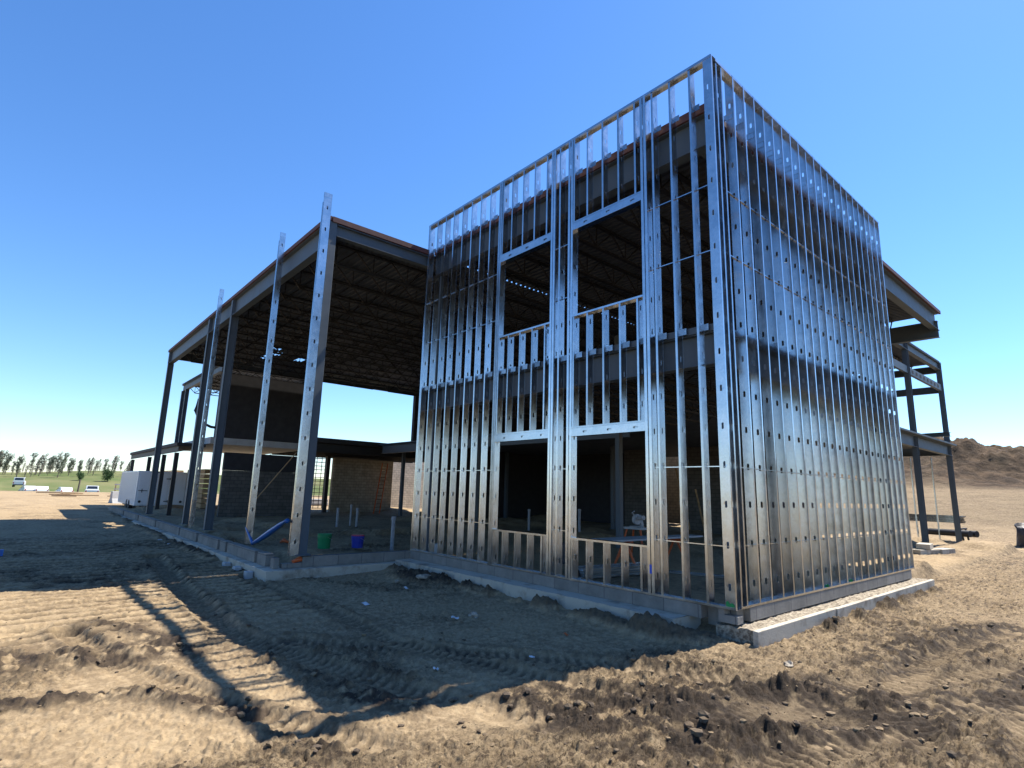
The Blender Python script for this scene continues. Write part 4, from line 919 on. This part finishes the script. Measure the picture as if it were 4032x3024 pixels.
# ------------------------------------------------------------------ far left: road, vehicles, trees
def vehicle(name, label, cat, x, y, rz, body, cab, Lw=2.0, m='white', win=None, z=None):
    t = thing(name, label, cat, (x, y, gz(x, y) if z is None else z), rz, None)
    b = MB(); b.prism(body, -Lw/2, Lw/2); b.build('body', M[m], t, bevel=.06)
    b = MB(); b.prism(cab, -Lw/2*.88, Lw/2*.88); b.build('cabin', M[m], t, bevel=.05)
    x0 = min(p[0] for p in cab); zt = max(p[1] for p in cab); zb = min(p[1] for p in cab); 
    # rear window and side windows
    top = sorted([p for p in cab if abs(p[1]-zt) < .01]); bot = sorted([p for p in cab if abs(p[1]-zb) < .01])
    for (bx, tx, s) in ((bot[-1][0], top[-1][0], 1), (bot[0][0], top[0][0], -1)):
        b = MB(); f0, f1 = .25, .9
        pa = bx+(tx-bx)*f0+.012*s; pb = bx+(tx-bx)*f1+.012*s
        b.quad((pa, -Lw*.38, zb+(zt-zb)*f0), (pa, Lw*.38, zb+(zt-zb)*f0), (pb, Lw*.34, zb+(zt-zb)*f1), (pb, -Lw*.34, zb+(zt-zb)*f1)); b.build('window', M['glass'], t)
    for s in (-1, 1):
        b = MB(); yy = s*(Lw/2*.88+.008)
        b.quad((bot[0][0]+.35, yy, zb+.12), (bot[-1][0]-.35, yy, zb+.12), (top[-1][0]-.12, yy, zt-.1), (top[0][0]+.12, yy, zt-.1)); b.build('window', M['glass'], t)
        b = MB(); xr = max(p[0] for p in body); b.box((xr-.01, s*Lw*.42-.08, .75), (xr+.02, s*Lw*.42+.08, 1.05)); b.build('tail_lamp', M['lamp'], t)
    xs_ = [p[0] for p in body]; xa, xb = min(xs_)+.85, max(xs_)-.95
    for xx in (xa, xb):
        for s in (-1, 1):
            b = MB(); b.tube([(xx, s*Lw*.5+.02*s, .36), (xx, s*Lw*.38, .36)], .36, 18); wq = b.build('wheel', M['tyre'], t)
            b = MB(); b.tube([(xx, s*Lw*.5+.03*s, .36), (xx, s*Lw*.48, .36)], .2, 14); b.build('rim', M['rim'], wq)
    b = MB(); xr = max(xs_); b.box((xr-.05, -Lw*.45, .42), (xr+.1, Lw*.45, .6)); b.build('bumper', M['black'], t)
    return t
pick_b = [(-2.8, .45), (2.8, .45), (2.8, 1.15), (-.9, 1.15), (-2.6, 1.1), (-2.85, .9)]; pick_c = [(-1.6, 1.12), (.7, 1.12), (.45, 1.85), (-.95, 1.85)]
car_b = [(-2.2, .35), (2.2, .35), (2.25, .85), (1.9, .98), (-1.1, .95), (-2.2, .75)]; car_c = [(-1.2, .93), (1.95, .95), (1.3, 1.5), (-.4, 1.5)]
van_b = [(-2.6, .4), (2.6, .4), (2.6, 1.3), (-1.6, 1.3), (-2.5, 1.05), (-2.65, .8)]; van_c = [(-1.7, 1.28), (2.58, 1.28), (2.45, 2.1), (-.9, 2.1)]
vehicle('pickup_truck', 'white pickup truck seen from behind past the lip of the dirt road', 'pickup truck', -122, 2.3, R(-4), pick_b, pick_c, 2.05, z=-1.25)
vehicle('parked_car', 'white car roof showing over the road lip left of the pickup truck', 'car', -122, -1.6, R(8), car_b, car_c, 1.85, z=-1.25)
vehicle('parked_car', 'white car farther left, just above the road lip near the middle', 'car', -124, -4.6, R(0), car_b, car_c, 1.85, z=-1.2)
vehicle('parked_car', 'leftmost white car roof behind the road lip beside the van', 'car', -127, -6.4, R(10), car_b, car_c, 1.85, z=-1.2)
vehicle('parked_van', 'tall white van with dark rear window at the far left', 'van', -163, -7.6, R(-3), van_b, van_c, 2.0, z=-.35)
# jersey barrier with white post, lumber scraps
ba = thing('road_barrier', 'weathered pale barrier with a slim white post beside the dirt road', 'barrier', (-50.5, -1.75, gz(-50.5, -1.75)-.03), R(20))
b = MB(); b.prism([(-.36, 0), (.36, 0), (.30, .12), (.16, .4), (.12, .95), (-.12, .95), (-.16, .4), (-.30, .12)], -.6, .6); b.build('base', M['slab'], ba, bevel=.02)
b = MB(); b.prism([(-.10, .951), (.10, .951), (.06, 1.95), (-.06, 1.95)], -.05, .07); b.build('post', M['white'], ba)
for i in range(9):
    x = -58-random.uniform(0, 10); y = -3.0+random.uniform(-2.3, 3.2); Ln = random.uniform(1.5, 3.5); b = MB()
    b.box((-.06, -Ln/2, 0), (.06, Ln/2, .09)); o = b.build('lumber_board', M['wood']); o.location = (x, y, gz(x, y)+.03+.05*(i % 3)); o.rotation_euler = (0, random.uniform(-.1, .1), random.uniform(-.5, .5))
    tag(o, 'loose board in the scattered lumber beside the dirt road', 'board', 'boards scattered beside the dirt road')
for i, (x, y, h, ln) in enumerate(((-100, 4.25, 4.6, .45), (-100, -1.2, 2.9, .1), (-102, 8.4, 2.9, 0))):
    z = gz(x, y); b = MB(); b.tube([(x, y, z-.2), (x, y+ln, z+h)], [.14, .10], 10); o = b.build('wooden_pole', M['bark']); tag(o, ['tallest leaning wooden pole on the green field', 'short pole on the green field left of the tall one', 'short pole on the field hidden near the low roof'][i], 'pole', 'poles on the green field')
# rail fence on the field edge
fc = thing('rail_fence', 'low pale rail fence between the pickup truck and the white trailer', 'fence', (-72, 3.2, gz(-72, 3.2)))
for k in range(5):
    b = MB(); b.box((-.06, -3+1.5*k, 0), (.06, -2.9+1.5*k, 1.1)); b.build('post', M['wood'], fc)
for z in (.45, .95):
    b = MB(); b.box((.062, -3.1, z), (.10, 3.2, z+.12)); b.build('rail', M['slab'], fc)

# trees: trunk, limbs and a crown of many small leaf faces
def tree_mesh(seed, h, rad, leafn, lean, kind):
    r = np.random.default_rng(seed); tb = MB(); lb = MB()
    top = Vector((lean*h, 0, h)); tb.tube([(0, 0, -.3), (lean*h*.4, 0, h*.4), tuple(top*.9)], [.13 if kind < 2 else .3, .08, .02], 7)
    nb = 16
    cents = []
    for k in range(nb):
        f = .18+.75*k/nb; a = r.uniform(0, 6.28); rr = rad*(1-.55*abs(f-.45))*r.uniform(.6, 1.1); p = top*f
        q = p+Vector((math.cos(a)*rr, math.sin(a)*rr, rr*(1.6 if kind < 2 else .6))); tb.tube([p, (p+q)/2+Vector((0, 0, .1)), q], [.045, .03, .01], 4, False); cents.append(q); cents.append((p+q)/2)
    for k in range(leafn):
        c = cents[r.integers(len(cents))]; s = rad*.26; p = np.array(c)+r.normal(0, 1, 3)*np.array([s, s, s*1.3])
        u = r.normal(0, 1, 3); u /= np.linalg.norm(u); v = np.cross(u, r.normal(0, 1, 3)); v /= np.linalg.norm(v); sz = r.uniform(.07, .17)*(1 if kind < 2 else 1.7)
        lb.quad(p-u*sz-v*sz*.5, p+u*sz-v*sz*.5, p+u*sz+v*sz*.5, p-u*sz+v*sz*.5)
    a = tb.mesh('trunk'); a.materials.append(M['bark']); c = lb.mesh('crown', fixn=False); c.materials.append(M[('leafa', 'leafb', 'leafc')[kind]]); return a, c
protos = [tree_mesh(1, 6.4, .75, 520, .12, 0), tree_mesh(2, 6.6, .65, 360, .16, 1), tree_mesh(3, 5.6, .85, 620, .10, 0), tree_mesh(5, 6.2, .6, 280, .15, 1)]
bush = [tree_mesh(7, 7, 2.6, 3200, .02, 2), tree_mesh(8, 6, 2.3, 2600, .0, 2)]
kinds = ['slender grey green tree in the windbreak row on the horizon', 'slender brownish half bare tree in the windbreak row on the horizon', 'fuller grey green tree in the windbreak row on the horizon', 'thin pale brown tree in the windbreak row on the horizon']
def place_tree(x, y, z, s, pr, label, grp, rz):
    t = thing('tree', label, 'tree', (x, y, z), rz, grp); t.scale = (s, s, s)
    for me, nm in zip(pr, ('trunk', 'crown')): o = bpy.data.objects.new(nm, me); C.objects.link(o); o.parent = t
for k in range(64):
    x = -215+random.uniform(-18, 14); y = -16+.56*k+random.uniform(-1.2, 1.2); i = random.choice((0, 1, 2, 3, 1))
    s = (1.0-.005*k)*random.uniform(.5, 1.2)
    place_tree(x, y, gz(x, y)-.1, s, protos[i], kinds[i], ['grey green windbreak trees', 'brownish windbreak trees', 'full windbreak trees', 'thin windbreak trees'][i], random.uniform(1.2, 1.9))
for i, (x, y, s) in enumerate(((-150, 40, 1.25), (-160, 48, 1.35))):
    place_tree(x, y, gz(x, y), s, bush[i], ['leafy green tree seen in the gap left of the tan wall, left one', 'leafy green tree seen in the gap left of the tan wall, right one'][i], 'leafy trees in the gap', 0)
for i, (x, y, s) in enumerate(((-190, 11, .42), (-192, 5.0, .34), (-170, -14, .5))):
    place_tree(x, y, gz(x, y), s, bush[i % 2], ['dark green shrub on the field near the tall pole', 'small green shrub on the field above the pickup truck', 'green shrub at the far left beyond the van'][i], 'shrubs on the field', 1)
